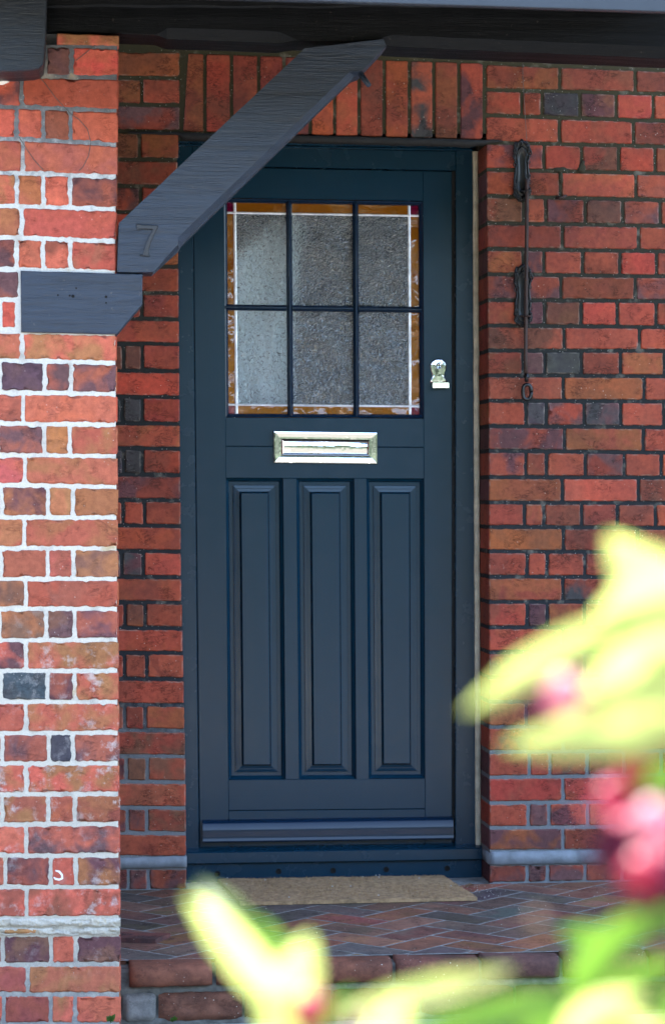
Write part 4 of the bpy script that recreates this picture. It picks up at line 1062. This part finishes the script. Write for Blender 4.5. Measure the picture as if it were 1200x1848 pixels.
# right-hand mass
lf_(1240, 1160, 1098, 965, 190, 1.05, Y_, TF); lf_(1260, 1060, 1070, 1115, 150, 1.02, Y_, TF); lf_(1110, 1125, 838, 1282, 96, 1.0, Y_, (0, -.8, .55))
lf_(1060, 1190, 1240, 1130, 90, 1.08, G_, TF); lf_(1260, 1190, 1050, 1255, 190, 1.0, Y_, TF); lf_(1250, 1310, 912, 1345, 125, .98, Y_, (0, -.85, .5))
lf_(1250, 1300, 1110, 1372, 70, 1.04, G_, TF); lf_(1240, 1180, 1180, 1330, 130, 1.02, Y_, TF); lf_(1240, 1400, 1130, 1420, 70, 1.1, G_, TF)
lf_(1030, 1800, 1130, 1650, 95, 1.1, G_, TF); lf_(1060, 1760, 1240, 1560, 70, 1.06, G_, TF); lf_(1100, 1720, 1010, 1680, 80, 1.2, G_, TF); lf_(1240, 1640, 1130, 1700, 60, 1.02, G_, TF)
lf_(1090, 1790, 1250, 1730, 64, 1.12, G_, TF); lf_(1180, 1800, 1240, 1860, 100, 1.05, G_, TF); lf_(1240, 1420, 1190, 1480, 70, 1.0, G_, TF)
lf_(1230, 1880, 1050, 1838, 70, 1.0, Y_, TF); lf_(900, 1900, 1060, 1830, 80, 1.12, G_, TF); lf_(560, 1870, 640, 1790, 50, 1.1, G_, TF)
def bud(x0, y0, x1, y1, wpx, d, mat):
    g = MB(); a_, b_ = CD(x0, y0, d), CD(x1, y1, d); ax = (b_ - a_); L = ax.length; r_ = wpx * d / FPX / 2
    g.tube([a_ + ax * t for t in (0, .12, .3, .5, .7, .88, 1)], [r_ * k for k in (.12, .55, .85, 1, .85, .5, .06)], 0, 14)
    return g.build('flower_bud', M[mat], fu, True)
def flower(x, y, wpx, d, up=(0, 0, 1), pm='magenta'):
    c = CD(x, y, d); s = wpx * d / FPX; up = Vector(up).normalized(); g = MB(); e1 = up.orthogonal().normalized(); e2 = up.cross(e1)
    rings = []
    for k in range(8):
        t = k / 7; r_ = s * (.08 + .42 * math.sin(math.pi * (.1 + .62 * t)))
        rings.append([c - up * (s * .95 * t) + (e1 * math.cos(a * math.pi / 8) + e2 * math.sin(a * math.pi / 8)) * r_ * (1 + .12 * math.sin(a * 2.2 + k)) for a in range(16)])
    g.loft(rings, 0, True, False); o = g.build('corolla', M[pm], fu, True)
    g = MB()
    for k in range(4):
        a = k * math.pi / 2 + .5; dr = e1 * math.cos(a) + e2 * math.sin(a)
        leaf_mesh(g, c + up * s * .1, c + dr * s * .95 + up * s * .15, s * .42, up, .2, .3)
    g.tube([c + up * s * .75, c + up * s * .1], [s * .07, s * .13], 0, 8)
    g.build('sepal', M['pink'], fu, True)
    g = MB()
    for k in range(5): g.tube([c - up * s * .8, c - up * s * (1.5 + .1 * k) + e1 * s * .05 * (k - 2)], s * .015, 0, 4)
    g.build('stamen', M['pink'], fu)
bud(550, 1790, 575, 1855, 72, 1.0, 'pink'); bud(1010, 1215, 1040, 1310, 85, 1.02, 'pale_pink'); bud(1130, 1355, 1155, 1415, 58, 1.08, 'pink'); bud(1090, 1412, 1108, 1465, 56, 1.08, 'pink')
bud(1165, 1445, 1200, 1535, 92, .98, 'pale_pink'); bud(1145, 1540, 1170, 1610, 80, 1.0, 'pink'); bud(962, 1652, 985, 1692, 40, 1.0, 'cream')
flower(1120, 1480, 105, 1.06); flower(1190, 1540, 110, 1.05); flower(985, 1235, 70, 1.1); flower(1160, 1420, 85, 1.12)
g = MB()
def stem(pts, r0, r1, d=1.1):
    ps = [CD(x, y, d) if len(t) == 0 else CD(x, y, t[0]) for x, y, *t in pts]
    g.tube(ps, [r0 + (r1 - r0) * i / (len(ps) - 1) for i in range(len(ps))], 0, 8)
base = [root, root + Vector((.0, .0, .35)), CD(1245, 2050, 1.12)]
g.tube(base + [CD(1240, 1800, 1.12), CD(1232, 1500, 1.1), CD(1236, 1250, 1.06), CD(1225, 1120, 1.05)], [.007, .006, .005, .0035, .003, .0022, .0012], 0, 8)
g.tube([base[1], CD(1000, 2150, 1.1), CD(700, 1980, 1.05), CD(560, 1880, 1.0), CD(500, 1790, 1.0), CD(470, 1720, 1.03)], [.005, .004, .003, .0022, .0016, .0008], 0, 8)
g.tube([CD(700, 1980, 1.05), CD(650, 1880, 1.04), CD(630, 1825, 1.05)], [.002, .0016, .001], 0, 6)
g.tube([CD(1000, 2150, 1.1), CD(1080, 1950, 1.1), CD(1060, 1790, 1.1)], [.003, .002, .001], 0, 6)
for x0, y0, x1, y1, d in ((1232, 1500, 1180, 1440, 1.05), (1236, 1250, 1110, 1125, 1.02), (1236, 1300, 1130, 1350, 1.07), (1236, 1330, 1110, 1410, 1.08), (1240, 1560, 1150, 1540, 1.04), (1236, 1250, 1030, 1210, 1.03)):
    g.tube([CD(x0, y0, 1.08), CD((x0 + x1) / 2, (y0 + y1) / 2 - 15, d), CD(x1, y1, d)], [.0014, .0011, .0008], 0, 6)
g.build('stem', M['stem'], fu, True)
